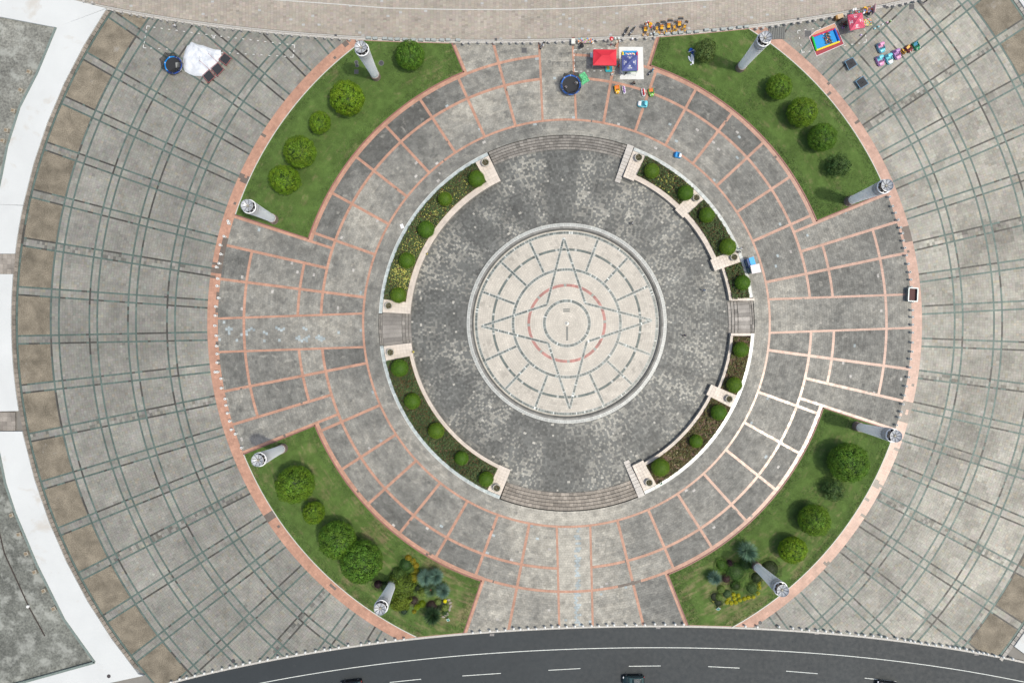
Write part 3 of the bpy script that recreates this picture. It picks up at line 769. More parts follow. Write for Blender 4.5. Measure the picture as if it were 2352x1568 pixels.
def leaf_obj(name, P, Nn, size, col, parent=None, tilt=.5, asp=1., loc=(0,0,0)):
    V, F, C_ = leaf_quads(P, Nn, size, col, tilt, asp)
    return link(name, np_mesh(name, V, F, np.clip(C_, .002, 1)), LF, parent, loc)
def cover(name, R0, R1, a0, a1, dens, kind, parent):
    """bedding plants: clumps of leaves over soil"""
    ar = math.pi*(R1**2-R0**2)/144*(a1-a0)/360; N = int(ar*dens)
    r = np.sqrt(RNG.uniform(R0**2, R1**2, N)); a = RNG.uniform(a0, a1, N); x, y = polw(r, a)
    px, py = pol(r, a); g = fbm(px/5., py/5., 71, 3); g2 = fbm(px/20., py/20., 72, 3)
    thr = {'lush':.24,'sparse':.40}[kind]; k = g > thr+RNG.normal(0, .05, N); x, y, g, g2 = x[k], y[k], g[k], g2[k]; N = len(x)
    z = -.02+np.clip(g-thr, 0, .4)*1.5*RNG.uniform(.5, 1.2, N)
    P = np.stack([x, y, z+.03], 1); Nn = np.tile([0, 0, 1.], (N, 1))
    base = np.array([.092,.152,.055]) if kind == 'lush' else np.array([.150,.160,.062])
    col = base*(1+RNG.normal(0, .34, (N, 1)))*(.55+.9*g2[:, None])
    red = RNG.random(N) < .14; col[red] = np.array([.20,.09,.045])
    stuff(leaf_obj(name, P, Nn, RNG.uniform(.10, .22, N), col, parent, .6))
def flowers(pts, colr, parent, sz=.10):
    P = np.array(pts); N = len(P)
    col = np.array(colr)*(1+RNG.normal(0, .12, (N, 1)))
    stuff(leaf_obj('blossoms', P, np.tile([0, 0, 1.], (N, 1)), RNG.uniform(sz*.7, sz*1.4, N), col, parent, .35))
def flower_patch(cx, cy, rad, n, colr, parent, sz=.09, R0=374, R1=422):
    pts = []
    while len(pts) < n:
        x = random.gauss(cx, rad); y = random.gauss(cy, rad); r = math.hypot(x-1302, y-742)
        if R0 < r < R1: pts.append((*W(x, y, .3)[:2], random.uniform(.34, .5)))
    flowers(pts, colr, parent, sz*1.9)
YL = (.80,.78,.20)
def planter(label, a0, a1, peds, Rin, veg, cop, fl=(), segs=None, glaze=(.42,.47,.46)):
    t = thing('curved_planter', label, 'planter')
    coping(t, 424, 431, a0, a1, -.03, .14, 5.2, 'rim_tile', glz, glaze, .10)
    sector(430.9, 431.6, a0, a1, -.03, .17, None, 40).obj('rim_lip', white, t)
    for p in peds: pedestal(t, *p)
    for (b0, b1, rin, rc) in segs:
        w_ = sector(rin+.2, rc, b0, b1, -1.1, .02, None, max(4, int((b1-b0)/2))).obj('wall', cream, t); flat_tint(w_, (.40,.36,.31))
        coping(t, rin, (rin+rc)/2, b0, b1, .02, .07+cop, 8., 'coping_stone'); coping(t, (rin+rc)/2+.15, rc, b0, b1, .02, .075+cop, 8., 'coping_stone')
        sector(rc, 424.2, b0, b1, -1.0, -.03, None, max(4, int((b1-b0)/2))).obj('soil', soil, t)
        cover('bedding_plants', rc+.6, 423.4, b0+.1, b1-.1, 260 if veg == 'lush' else 240, veg, t)
    for f in fl: flower_patch(*f[:4], f[4], t)
    return t
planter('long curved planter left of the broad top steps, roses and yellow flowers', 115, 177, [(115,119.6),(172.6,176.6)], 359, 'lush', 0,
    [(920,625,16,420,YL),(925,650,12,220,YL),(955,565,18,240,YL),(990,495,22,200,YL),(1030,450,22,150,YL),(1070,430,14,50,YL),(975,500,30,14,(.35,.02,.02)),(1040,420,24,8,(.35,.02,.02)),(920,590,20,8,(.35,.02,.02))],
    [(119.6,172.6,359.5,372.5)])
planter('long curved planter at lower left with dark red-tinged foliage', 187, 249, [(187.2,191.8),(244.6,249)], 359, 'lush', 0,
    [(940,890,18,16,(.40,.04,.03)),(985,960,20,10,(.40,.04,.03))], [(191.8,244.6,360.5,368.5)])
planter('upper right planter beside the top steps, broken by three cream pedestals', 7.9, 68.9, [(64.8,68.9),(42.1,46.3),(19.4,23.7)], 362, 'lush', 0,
    [(1533,420,10,70,YL),(1550,405,10,30,YL),(1520,410,10,30,YL),(1575,430,8,24,YL)], [(46.3,64.8,364,375),(23.7,42.1,364,375),(7.9,19.4,377,383)], (.50,.53,.51))  # rim tint raised, specular brightness of the glaze painted in
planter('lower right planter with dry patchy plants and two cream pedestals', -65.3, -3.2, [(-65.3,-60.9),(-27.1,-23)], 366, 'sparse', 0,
    [(1545,1045,16,60,(.45,.40,.22)),(1600,990,30,40,(.42,.38,.25))], [(-60.9,-27.1,366,373),(-23,-4.4,377,383)], (.60,.62,.58))  # palest rim tint, sun sheen on the glaze painted into it
for (a0, a1, nm) in ((7.4,10.4,'left'),(-5.8,-3.2,'right')):
    pass
# end walls of the two right planters beside the narrow passage
for y0, y1, lab in ((684.5,690.5,'cream end wall of the upper right planter beside the narrow passage'),(765.,771.,'cream end wall of the lower right planter beside the narrow passage')):
    t = thing('end_wall', lab, 'wall', (0,0,0))
    for i in range(6):
        xa = 1678.5+i*9; a = W(xa, y0); c_ = W(xa+8.8, y1)
        o = B().box(((a[0]+c_[0])/2, (a[1]+c_[1])/2, -.48), (c_[0]-a[0], abs(a[1]-c_[1]), 1.22)).obj('wall_block', cream, t); flat_tint(o, (.60,.53,.455))
# stair cheeks
for a0, a1, lab in ((69.1,71.2,'pale sloping cheek wall right of the broad top steps'),(-67.6,-65.5,'pale sloping cheek wall right of the broad bottom steps')):
    t = thing('stair_cheek', lab, 'wall')
    R = np.linspace(346, 434, 12)
    for i in range(11):
        z = -.9+.93*min(1, (R[i+1]-346)/70)
        o = sector(R[i]+.1, R[i+1]-.1, a0, a1, -1.1, z+.02, None, 1).obj('cheek_block', cream, t); k = 1+RNG.normal(0, .04); flat_tint(o, tuple(v*k for v in (.47,.44,.40)))

# urns on pedestals
urnm = mat('urn_stone', (.44,.42,.36), .6, var=.15, scale=8)
urn = None
ULAB = ['left of the broad top steps','at the left end of the upper left planter','at the upper end of the lower left planter','left of the broad bottom steps','right of the broad top steps','on the middle pedestal of the upper right planter','on the lowest pedestal of the upper right planter','on the upper pedestal of the lower right planter','right of the broad bottom steps']
for i, (x, y, r) in enumerate([(1115,374,9.3),(893,702,8.6),(897,809,8.8),(1141,1119.5,9.3),(1466.5,362.5,9.2),(1599,454.7,8.5),(1685.5,591,8.5),(1674,915.7,8.7),(1490.5,1107.5,8.8)]):
    lab = 'round stone planter bowl with low plants '+ULAB[i]
    if urn is None:
        urn = thing('planter_bowl', lab, 'planter bowl', W(x, y, .5), 0, 'round stone bowls on the pedestals'); urn.location.z = .15
        B().lathe([(.38,0),(.42,.1),(.3,.16),(.5,.3),(.70,.52),(.76,.62),(.74,.70),(.62,.70),(.60,.60),(.02,.60)], 28).obj('bowl', urnm, urn, smooth=True)
        n = 420; a = RNG.uniform(0, 6.28, n); rr = .58*np.sqrt(RNG.random(n)); P = np.stack([rr*np.cos(a), rr*np.sin(a), .64+.10*RNG.random(n)], 1)
        colr = np.where(RNG.random((n, 1)) < .55, np.array([[.05,.08,.025]]), np.array([[.16,.11,.05]]))
        leaf_obj('plants', P, np.tile([0,0,1.], (n, 1)), np.full(n, .11), colr, urn, .6); u = urn
    else: u = copy_tree(urn); u['label'] = lab; u.location = W(x, y, .5); u.location.z = .15
    u.scale = (r/9.,)*3; u.rotation_euler.z = i*1.1

# ------------------------------------------------------------------ foliage prototypes
def core_mesh(name, R, zs, colr, lump=.06):
    b = B(); b.ball((0,0,0), R, 20, 14, 1, 1, zs); V = np.array(b.v)
    n = fbm(V[:, 0]*2+9, V[:, 1]*2+V[:, 2]*3, 3, 3)[:, None]; V = V*(1+lump*(n-.5)*2)
    return np_mesh(name, V, np.array([f for f in b.f]), np.tile(colr, (len(V), 1)))
def crown_mesh(seed, nclump, leaves, leaf, clr, lumpr=.22, zs=.85, spread=.0, holes=0.):
    """unit radius crown made of leafy clumps on a rough dome"""
    rg = np.random.default_rng(seed); P = []; Nn = []; C_ = []; S = []
    i = np.arange(nclump)+.5; ph = np.arccos(1-1.55*i/nclump); th = math.pi*(1+5**.5)*i
    D = np.stack([np.cos(th)*np.sin(ph), np.sin(th)*np.sin(ph), np.cos(ph)], 1)+rg.normal(0, .05, (nclump, 3)); D /= np.linalg.norm(D, axis=1, keepdims=True)
    for k in range(nclump):
        if rg.random() < holes: continue
        lr = lumpr*rg.uniform(.65, 1.25); rad = 1-lr*.75+rg.normal(0, .022+spread)
        c = D[k]*rad; m = int(leaves*lr/lumpr*rg.uniform(.8, 1.2))
        v = rg.normal(0, 1, (m, 3)); v /= np.linalg.norm(v, axis=1, keepdims=True); v = v+D[k]*.55; v /= np.linalg.norm(v, axis=1, keepdims=True)
        rr = lr*rg.uniform(.75, 1.05, (m, 1)); P.append(c+v*rr); Nn.append(v*.8+D[k]*.3)
        tone = rg.uniform(.80, 1.2); hue = rg.uniform(-.1, .1)
        q = np.array(clr)*tone*(1+rg.normal(0, .16, (m, 1)))*np.array([1+hue, 1, 1-hue]); C_.append(q); S.append(np.full(m, leaf)*rg.uniform(.7, 1.3, m))
    P = np.concatenate(P); Nn = np.concatenate(Nn); C_ = np.concatenate(C_); S = np.concatenate(S); P[:, 2] *= zs
    V, F, C4 = leaf_quads(P, Nn, S, C_, .22)
    return np_mesh('crown', V, F, np.clip(C4, .003, .6))
GB = (.082,.175,.012); GD = (.045,.115,.018)
CR = {'bright': [crown_mesh(1, 125, 125, .048, (.185,.310,.016), .185), crown_mesh(2, 115, 125, .048, (.170,.295,.018), .185)],
      'dark': [crown_mesh(3, 150, 100, .048, (.112,.232,.024), .185), crown_mesh(4, 140, 105, .048, (.120,.240,.024), .185)],
      'mid': [crown_mesh(5, 120, 120, .048, (.165,.285,.020), .185), crown_mesh(6, 130, 110, .048, (.150,.270,.022), .185)],
      'loose': [crown_mesh(7, 150, 46, .085, (.130,.190,.050), .26, .8, .09, .12), crown_mesh(8, 130, 40, .095, (.080,.145,.040), .25, .75, .13, .2)]}
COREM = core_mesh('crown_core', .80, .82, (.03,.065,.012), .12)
bark = mat('bark', (.12,.085,.06), .9, var=.35, scale=9)
tb = B(); tb.tube((0,0,-.02), (.02,.01,.35), .055, .04, 10); tb.tube((.02,.01,.34), (.0,.0,.8), .04, .022, 8)
for k in range(5):
    a = k*1.26; tb.tube((.01,.01,.33+.06*k), (.45*math.cos(a), .45*math.sin(a), .62+.05*k), .022, .008, 6)
TRUNK = tb.obj('trunk', bark).data; bpy.data.objects.remove(bpy.data.objects['trunk'])
def tree(x, y, r, kind, var, label, zs=1., hz=None):
    R = r/PM*.97; zc = R*(.92 if hz is None else hz); X, Y, _ = W(x, y, zc)
    t = thing('round_tree', label, 'tree', (X, Y, .08), random.uniform(0, 6.28), 'clipped round trees on the lawns')
    c = link('crown', CR[kind][var], LF, t, (0, 0, zc)); c.scale = (R*random.uniform(.94,1.05), R*random.uniform(.94,1.05), R*zs*random.uniform(.92,1.08))
    if kind != 'loose':
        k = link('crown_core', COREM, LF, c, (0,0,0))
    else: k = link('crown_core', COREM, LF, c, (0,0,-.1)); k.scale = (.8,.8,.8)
    tr = link('trunk', TRUNK, bark, t); tr.scale = (R, R, zc)
TREES = [
 (941.8,127.5,33,'dark',0,'round dark green tree nearest the stone blocks at the upper edge'),
 (797,226,39.5,'bright',0,'largest bright green tree on the upper left lawn, below the tower'),
 (735,282,25.5,'bright',1,'smallest round tree of the upper left lawn'),
 (689,349,37,'mid',0,'round green tree just above the lowest tree on the upper left lawn'),
 (654,413,35,'bright',1,'lowest yellow-green tree on the upper left lawn'),
 (1620,117,25,'loose',0,'loose olive shrub-like tree beside the crumpled blue and white banner'),
 (1789,200,30,'mid',1,'round tree nearest the tower on the upper right lawn'),
 (1842,258,34.5,'mid',0,'largest round tree in the middle of the upper right lawn'),
 (1888,316,32,'dark',1,'dark round tree third from the top tower on the upper right lawn'),
 (1925,381,25,'loose',1,'ragged dark tree at the lower end of the upper right lawn'),
 (678,1112,45,'mid',1,'broad green tree at the top of the lower left lawn'),
 (721,1177,26.5,'mid',0,'small round tree between two large ones on the lower left lawn'),
 (775,1239,44.5,'dark',1,'dark round tree touching the biggest tree on the lower left lawn'),
 (830,1289,51,'dark',0,'biggest dark green tree beside the shrub bed at lower left'),
 (1948,1062,44.5,'dark',1,'biggest dark tree below the tower on the lower right lawn'),
 (1914,1125,23,'loose',1,'thin grey-green bush-like tree on the lower right lawn'),
 (1870,1194,35.5,'mid',1,'round green tree in the middle of the lower right lawn'),
 (1820,1262,31.5,'bright',0,'yellow-green round tree closest to the shrub bed at lower right')]
for t in TREES: tree(*t)
# topiary balls
def ball_mesh(seed, clr, n=5200):
    rg = np.random.default_rng(seed); i = np.arange(n)+.5; ph = np.arccos(1-1.7*i/n); th = math.pi*(1+5**.5)*i
    D = np.stack([np.cos(th)*np.sin(ph), np.sin(th)*np.sin(ph), np.cos(ph)], 1)+rg.normal(0, .03, (n, 3))
    q = fbm(D[:, 0]*4+seed, D[:, 1]*4+D[:, 2], seed, 3)[:, None]
    C_ = np.array(clr)*(1+rg.normal(0, .14, (n, 1)))*(.72+.56*q)
    V, F, C4 = leaf_quads(D*(1-.05*rg.random((n, 1)))*(1+.05*(q-.5)), D, rg.uniform(.035, .07, n), C_, .45)
    return np_mesh('foliage', V, F, np.clip(C4, .003, .6))
BM = [ball_mesh(11, (.150,.265,.016)), ball_mesh(12, (.185,.290,.018)), ball_mesh(13, (.125,.250,.016))]
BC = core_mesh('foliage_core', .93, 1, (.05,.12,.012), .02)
def ordinal(i): return ['first','second','third','fourth','fifth','sixth','seventh','eighth','ninth','tenth','eleventh','twelfth','thirteenth','fourteenth','fifteenth','sixteenth','seventeenth','eighteenth','nineteenth'][i] if i < 19 else \
    (lambda t, u: (['','','twentieth','thirtieth','fortieth','fiftieth','sixtieth','seventieth','eightieth'][t] if u == 0 else ['','','twenty','thirty','forty','fifty','sixty','seventy','eighty'][t]+'-'+ordinal(u-1)))((i+1)//10, (i+1) % 10)
balls = {'upper left planter, counted from the broad top steps': [(1095,411,19),(1022,457,16.3),(979,527,19.6),(935,598,18.6),(915,678,18.5)],
 'lower left planter, counted from the narrow passage': [(918,845,20.3),(947,921,18.7),(1002,989,18.7),(1060,1052,16.3),(1117,1100,17.6)],
 'upper right planter, counted from the broad top steps': [(1497,393,17.6),(1575,443.5,18),(1623.5,494,17.8),(1672,567,19.5),(1706,649,17.8)],
 'lower right planter, counted from the narrow passage': [(1702,803,17.8),(1687,884,18.3),(1651,947,18.4),(1599,1013,15.4),(1517,1073,20.8)]}
j = 0
for where, L_ in balls.items():
    for i, (x, y, r) in enumerate(L_):
        R = r/PM*.985; zc = R*.82; X, Y, _ = W(x, y, zc)
        t = thing('topiary_ball', ordinal(i)+' clipped ball bush in the '+where, 'topiary', (X, Y, zc), j*.9, 'clipped ball bushes in the planters')
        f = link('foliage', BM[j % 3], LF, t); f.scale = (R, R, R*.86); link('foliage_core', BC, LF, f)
        B().tube((0,0,-zc-.1), (0,0,0), .06, .04, 7).obj('stem', bark, t); j += 1
# ------------------------------------------------------------------ light towers
sheath = mat('perforated_sheath', (.88,.91,.93), .5, 0, .5, var=.04, scale=20)
_n = sheath.node_tree; _p = _n.nodes['Principled BSDF']; _t = _n.nodes.new('ShaderNodeBsdfTranslucent'); _t.inputs[0].default_value = (.95,.97,.98,1)
_m = _n.nodes.new('ShaderNodeMixShader'); _m.inputs[0].default_value = .6; _n.links.new(_p.outputs[0], _m.inputs[1]); _n.links.new(_t.outputs[0], _m.inputs[2])
_n.links.new(_m.outputs[0], [x for x in _n.nodes if x.type == 'OUTPUT_MATERIAL'][0].inputs[0])
seam = mat('sheath_seam', (.88,.90,.90), .4); rimw = mat('white_rim', (.86,.87,.88), .35, var=.03)
plinth = mat('brown_plinth', (.22,.165,.145), .6, var=.25, scale=4); dish = mat('dish', (.50,.52,.54), .35, .1, var=.1, scale=2); dk = mat('dark_metal', (.06,.05,.05), .5)
inner = mat('tower_inside', (.05,.05,.055), .7)
tw = None
def prof(z): 
    t = (z-1.35)/(12.5-1.35); return .74+.46*t**1.1-.03*math.sin(t*math.pi*1.0)
TL = ['upper left lawn, nearest the stone blocks','upper right lawn beside the slatted grate','upper right lawn corner nearest the container','lower right lawn corner beside pale kerb','lower right lawn beside the yellow ball bed','lower left lawn beside its biggest tree','top corner of the lower left lawn','lower corner of the upper left lawn']
for i, (x, y) in enumerate([(829.5,110),(1757,88),(2035,427),(2055,1000.6),(1796,1354),(874,1396),(593,1056),(569,473)]):
    lab = 'white flared light tower on the '+TL[i]; X, Y, _ = W(x, y, 13.1)
    if tw is None:
        tw = thing('light_tower', lab, 'light tower', (X, Y, .05), 0, 'white light towers round the plaza')
        B().lathe([(.98,-.1),(.98,.02),(.88,.05),(.86,1.3),(.90,1.36),(.90,1.45),(.3,1.45)], 32).obj('plinth', plinth, tw, smooth=False)
        zs = np.linspace(1.35, 12.5, 24); B().lathe([(prof(z), z) for z in zs], 40).obj('sheath', sheath, tw, smooth=True)
        B().lathe([(prof(12.4)-.12, 10.5),(prof(12.4)-.12, 12.4)], 32).obj('inner_wall', inner, tw)
        B().lathe([(.02,11.0),(1.05,11.0)], 32).obj('inner_floor', inner, tw)
        for k in range(12):
            z = 1.5+k*.90; r = prof(z)+.004; B().lathe([(r,z),(r+.022,z+.02),(r,z+.05)], 40).obj('band', seam, tw)
        for k in range(6):
            a = k*math.pi/3+.3; b = B(); zz = np.linspace(1.45, 12.4, 12)
            for q in range(11): b.tube(((prof(zz[q])+.005)*math.cos(a), (prof(zz[q])+.005)*math.sin(a), zz[q]), ((prof(zz[q+1])+.005)*math.cos(a), (prof(zz[q+1])+.005)*math.sin(a), zz[q+1]), .018, None, 5, False)
            b.obj('seam', seam, tw)
        r = prof(12.5); B().lathe([(r-.13,12.3),(r-.13,12.52),(r+.02,12.56),(r+.05,12.48),(r+.0,12.3)], 48).obj('rim', rimw, tw, smooth=True)
        for k in range(8):
            a = k*math.pi/4; B().tube(((r-.2)*math.cos(a),(r-.2)*math.sin(a),11.9), ((r-.2)*math.cos(a),(r-.2)*math.sin(a),12.5), .13, .15, 10).obj('lamp_housing', mat('lamp_housing', (.5,.5,.5), .4, .4), tw)
        d = B().lathe([(1.02,13.50),(1.01,13.45),(.6,13.2),(.12,13.02)], 40).obj('dish', dish, tw, smooth=True)
        B().lathe([(1.01,13.43),(1.05,13.46),(1.06,13.52),(1.02,13.53),(1.00,13.48)], 40).obj('dish_edge', mat('dish_rim', (.45,.46,.48), .35, .5), d)
        for k in range(8):
            a = k*math.pi/4+.2; B().tube((.1*math.cos(a),.1*math.sin(a),13.14), (1.01*math.cos(a),1.01*math.sin(a),13.54), .034, None, 6).obj('rib', dk, d)
        B().lathe([(.02,13.26),(.14,13.26),(.17,13.18),(.17,13.02)], 14).obj('hub', mat('hub', (.35,.33,.25), .5), d)
        for k in range(4):
            a = k*math.pi/2+.6; B().tube((.7*math.cos(a),.7*math.sin(a),11.2), (.75*math.cos(a),.75*math.sin(a),13.22), .03, None, 6).obj('strut', dk, tw)
        u = tw
    else: u = copy_tree(tw); u['label'] = lab; u.location = (X, Y, .05); u.rotation_euler.z = i*.7

# ------------------------------------------------------------------ bollards
def tilepts(r, c, L_): return [(c*588+x/4, r*392.1+y/4) for x, y in L_]
top = tilepts(0,0,[(765,8),(845,22),(1033,92),(1108,108),(1190,125),(1258,138),(1316,147),(1396,160),(1476,177),(1535,187),(1610,190),(1677,203),(1765,218),(1830,230),(1912,238),(1995,250),(2058,260),(2140,265),(2217,272),(2299,280)])
top += tilepts(0,1,[(38,292),(105,300),(185,308),(247,312),(330,322),(410,327),(483,333),(550,340),(632,345),(700,350),(770,355),(852,360),(927,367),(1905,397),(1965,390),(2047,387),(2132,387),(2187,392),(2264,388),(2340,392)])
top += tilepts(0,2,[(52,390),(112,390),(183,390),(263,390),(342,386),(413,383),(480,380),(782,368),(860,367),(1023,360),(1153,352),(1234,348),(1312,345),(2250,260),(2308,256)])
top += tilepts(0,3,[(40,242),(97,236),(167,220),(240,212),(300,204),(385,193),(435,183),(513,172),(590,158),(713,136),(1095,48),(1115,56),(1167,50),(1237,40),(1287,26),(1352,10),(1415,0)])
blocks = tilepts(0,1,[(1033,345),(1093,350),(1183,352),(1236,357),(1298,358),(1371,360),(1445,363),(1514,365),(1579,362),(1630,365),(1707,365),(1765,363),(1856,365)])
blocks += tilepts(0,2,[(1327,315),(1430,310),(1496,303),(1554,298),(1628,292),(1699,288),(1790,272),(1863,274),(1943,265),(2012,258),(2093,248),(2156,242)])
left = tilepts(1,0,[(2093,462),(2098,483),(2055,602),(2020,681),(2026,765),(2009,850),(1985,884),(1996,990),(1991,1057),(2003,1167),(1977,1247),(1974,1330),(1970,1422),(1982,1514)])+tilepts(2,0,[(1986,41),(1991,113),(1991,193),(1973,280),(1994,279),(2027,340),(2030,428),(2065,526),(2073,586),(2086,658),(2106,731),(2121,809),(2159,849),(2215,976)])
right = tilepts(1,3,[(1121,238),(1148,324),(1175,385),(1201,450),(1223,520),(1240,573),(1249,641),(1262,708),(1277,775),(1294,854),(1308,930),(1317,999),(1323,1068),(1338,1203),(1332,1280),(1332,1343),(1332,1414),(1332,1486)])+tilepts(2,3,[(1331,8),(1328,93),(1315,160),(1311,238),(1297,327),(1275,410),(1257,495),(1246,576),(1229,645),(1210,697),(1188,768)])
bot = tilepts(3,0,[(1568,1560),(1650,1530),(1713,1518),(1790,1497),(1875,1477),(1950,1460),(2038,1437),(2110,1422),(2168,1408),(2232,1393),(2295,1375)])
bot += tilepts(3,1,[(35,1362),(107,1350),(198,1327),(284,1317),(372,1297),(452,1285),(547,1273),(628,1257),(683,1257),(760,1238),(847,1220),(966,1212),(1042,1198),(1119,1190),(1192,1180),(1279,1168),(1359,1163),(1991,1105),(2062,1098),(2148,1087),(2217,1085),(2291,1079)])
bot += tilepts(3,2,[(15,1067),(77,1072),(150,1065),(222,1067),(303,1055),(371,1050),(432,1048),(502,1049),(578,1045),(652,1043),(731,1040),(797,1042),(875,1036),(938,1033),(1052,1034),(1142,1034),(1221,1032),(1313,1024),(1407,1027),(1500,1027),(1578,1027),(2145,1045),(2255,1050)])
bot += tilepts(3,3,[(103,1049),(228,1062),(308,1073),(376,1080),(455,1083),(531,1090),(594,1100),(668,1108),(750,1108),(829,1120),(888,1127),(966,1132),(1039,1137),(1092,1150),(1187,1158),(1257,1170),(1308,1178),(1347,1187),(1408,1197),(1474,1208),(1541,1215),(1600,1220),(1669,1232),(1718,1240),(1760,1245),(1822,1254),(1882,1272),(1937,1283),(1980,1290),(2020,1300),(2089,1315),(2162,1328),(2250,1343)])
bst = mat('bollard_stone', (.40,.38,.35), .6, var=.12, scale=9); wst = mat('bollard_white', (.70,.70,.67), .5, var=.06)
bsd = mat('bollard_grey', (.33,.36,.35), .55, var=.1); blst = mat('block_stone', (.33,.36,.345), .55, var=.15, scale=5); blside = mat('block_side', (.16,.18,.17), .6)
def series(pts, proto, labf, group, z, rotf=lambda i: 0):
    for i, (x, y) in enumerate(pts):
        u = proto if i == 0 else copy_tree(proto); u['label'] = labf(i); u['group'] = group; X, Y, _ = W(x, y, z); u.location = (X, Y, 0); u.rotation_euler.z = rotf(i)
p = thing('stone_bollard', 'x', 'bollard')
B().lathe([(.235,0),(.235,.62),(.26,.64),(.26,.70),(.24,.74),(.02,.76)], 18).obj('post', bst, p); B().lathe([(.27,0),(.27,.05),(.2,.05)], 18).obj('foot', bsd, p)
top.sort(key=lambda q: q[0])
series(top, p, lambda i: ordinal(i)+' short round stone bollard from the left along the upper kerb', 'stone bollards along the upper kerb', .7)
p = thing('stone_block', 'x', 'stone block')
B().box((0,0,.24), (.88,.48,.44)).obj('block', blst, p, bevel=.02); B().box((0,0,.012), (.92,.52,.024)).obj('footing', blside, p)
blocks.sort(key=lambda q: q[0])
def bl_lab(i): return (ordinal(i)+' grey stone block from the left above the upper left lawn') if i < 13 else (ordinal(i-13)+' grey stone block from the left above the upper right lawn')
series(blocks, p, bl_lab, 'rectangular stone blocks along the upper kerb', .45, lambda i: (-.03 if i < 13 else .10)+random.uniform(-.08, .08))
p = thing('hollow_bollard', 'x', 'bollard')
B().lathe([(.21,0),(.21,.66),(.24,.68),(.24,.80),(.21,.82),(.10,.82),(.09,.5),(.01,.5)], 18).obj('post', wst, p)
B().lathe([(.10,.70),(.01,.70)], 12).obj('socket', dk, p)
series(left, p, lambda i: ordinal(i)+' white hollow-topped bollard from the top on the left pink band', 'white bollards on the left pink band', .8)
p = thing('hollow_bollard', 'x', 'bollard')
B().lathe([(.19,0),(.19,.66),(.22,.68),(.22,.80),(.19,.82),(.11,.82),(.10,.5),(.01,.5)], 18).obj('post', mat('bollard_grey_white', (.48,.50,.49), .5), p)
B().lathe([(.11,.70),(.01,.70)], 12).obj('socket', dk, p)
series(right, p, lambda i: ordinal(i)+' grey hollow-topped bollard from the top on the right pink band', 'grey bollards on the right pink band', .8)
p = thing('ball_bollard', 'x', 'bollard')
B().lathe([(.17,0),(.17,.35),(.12,.40),(.12,.45)], 14).obj('post', bsd, p); B().ball((0,0,.62), .235, 16, 10).obj('ball', wst, p, smooth=True)
bot.sort(key=lambda q: q[0])
series(bot, p, lambda i: ordinal(i)+' white ball-topped bollard from the left along the road kerb', 'ball bollards along the road kerb', .62)

# ------------------------------------------------------------------ white terraces and basins at the left, right corners
terr = tilemat('white_terrace', .6, .4, big=(.10,.05), fine=(14,.05), stain=(.16,(.44,.39,.32),.57,.5))
lipm = mat('basin_lip', (.17,.21,.19), .6, var=.2, scale=2); basm = tilemat('basin_floor', .7, .4, big=(.12,.35), fine=(2.6,.5), stain=(.30,(.40,.41,.37),.50,.55), sdis=.1)
def poly_obj(name, P, z0, z1, m, tint, parent=None):
    o = B().prism([W(x, y)[:2] for x, y in P], z0, z1).obj(name, m, parent)
    if tint: flat_tint(o, tint)
    return o
ter = struct(link('white_terrace', None))
def arcp(a0, a1, R=1271.5, n=24): 
    x, y = pol(R, np.linspace(a0, a1, n)); return list(zip(x.tolist(), y.tolist()))
def a_at(y, R=1271.5): return 180-math.degrees(math.asin((735-y)/R))
WT = (.57,.585,.575)
poly_obj('terrace_slab', [(-90,-90),(140,-90),(150,-3),(246,21),(131,65),(0,40),(-90,24)], -.3, .30, terr, WT, ter)
inn = [(131,65),(87.5,170),(47.5,247.5),(19,337.5),(7,400),(-8,470)]
def band(inn, y0, y1, nm):
    k = len(inn); out = arcp(a_at(y0), a_at(y1), 1271.5, k)
    for i in range(k-1): poly_obj(nm, [inn[i], out[i], out[i+1], inn[i+1]], -.3, .302, terr, WT, ter)
band(inn, 22, 472, 'terrace_slab')
poly_obj('terrace_slab', [(-90,470.2)]+[(-8,470.2)]+arcp(a_at(473), a_at(583), 1271.5, 6)+[(-90,583)], -.3, .30, terr, WT, ter)
poly_obj('terrace_slab', [(-90,630)]+arcp(a_at(630), a_at(943), 1271.5, 12)+[(-90,946)], -.3, .30, terr, WT, ter)
inn2 = [(-8,1000),(3,1050),(15,1109),(37,1176),(87.5,1296),(150,1421),(220,1518.5)]
poly_obj('terrace_slab', [(-90,990),(-8,1000)]+arcp(a_at(1000), a_at(990), 1271.5, 3)+[(-90,989.8)], -.3, .30, terr, WT, ter)
band(inn2, 1000, 1546, 'terrace_slab')
poly_obj('terrace_slab', [(220,1518.7),(332,1549),(238,1569),(120,1660),(-90,1660),(-90,1602),(42,1568)], -.3, .30, terr, WT, ter)
# ramps between terraces
rb_ = tilemat('brown_ramp', .7, .3, big=(.3,.3), fine=(8,.2))
for (y0, y1) in ((583.3,629.7),(946.3,988.5)):
    x_end = 1299-1271.5
    r = struct(link('ramp', None))
    for i in range(8):
        for j in range(4):
            xa = -40+i*9.4; ya = y0+j*(y1-y0)/4
            o = poly_obj('ramp_stone', [(xa,ya+.1),(xa+9.2,ya+.1),(xa+9.2,ya+(y1-y0)/4-.1),(xa,ya+(y1-y0)/4-.1)], -.2, .02, rb_, jt((.30,.27,.235), .7, 1.1), r)
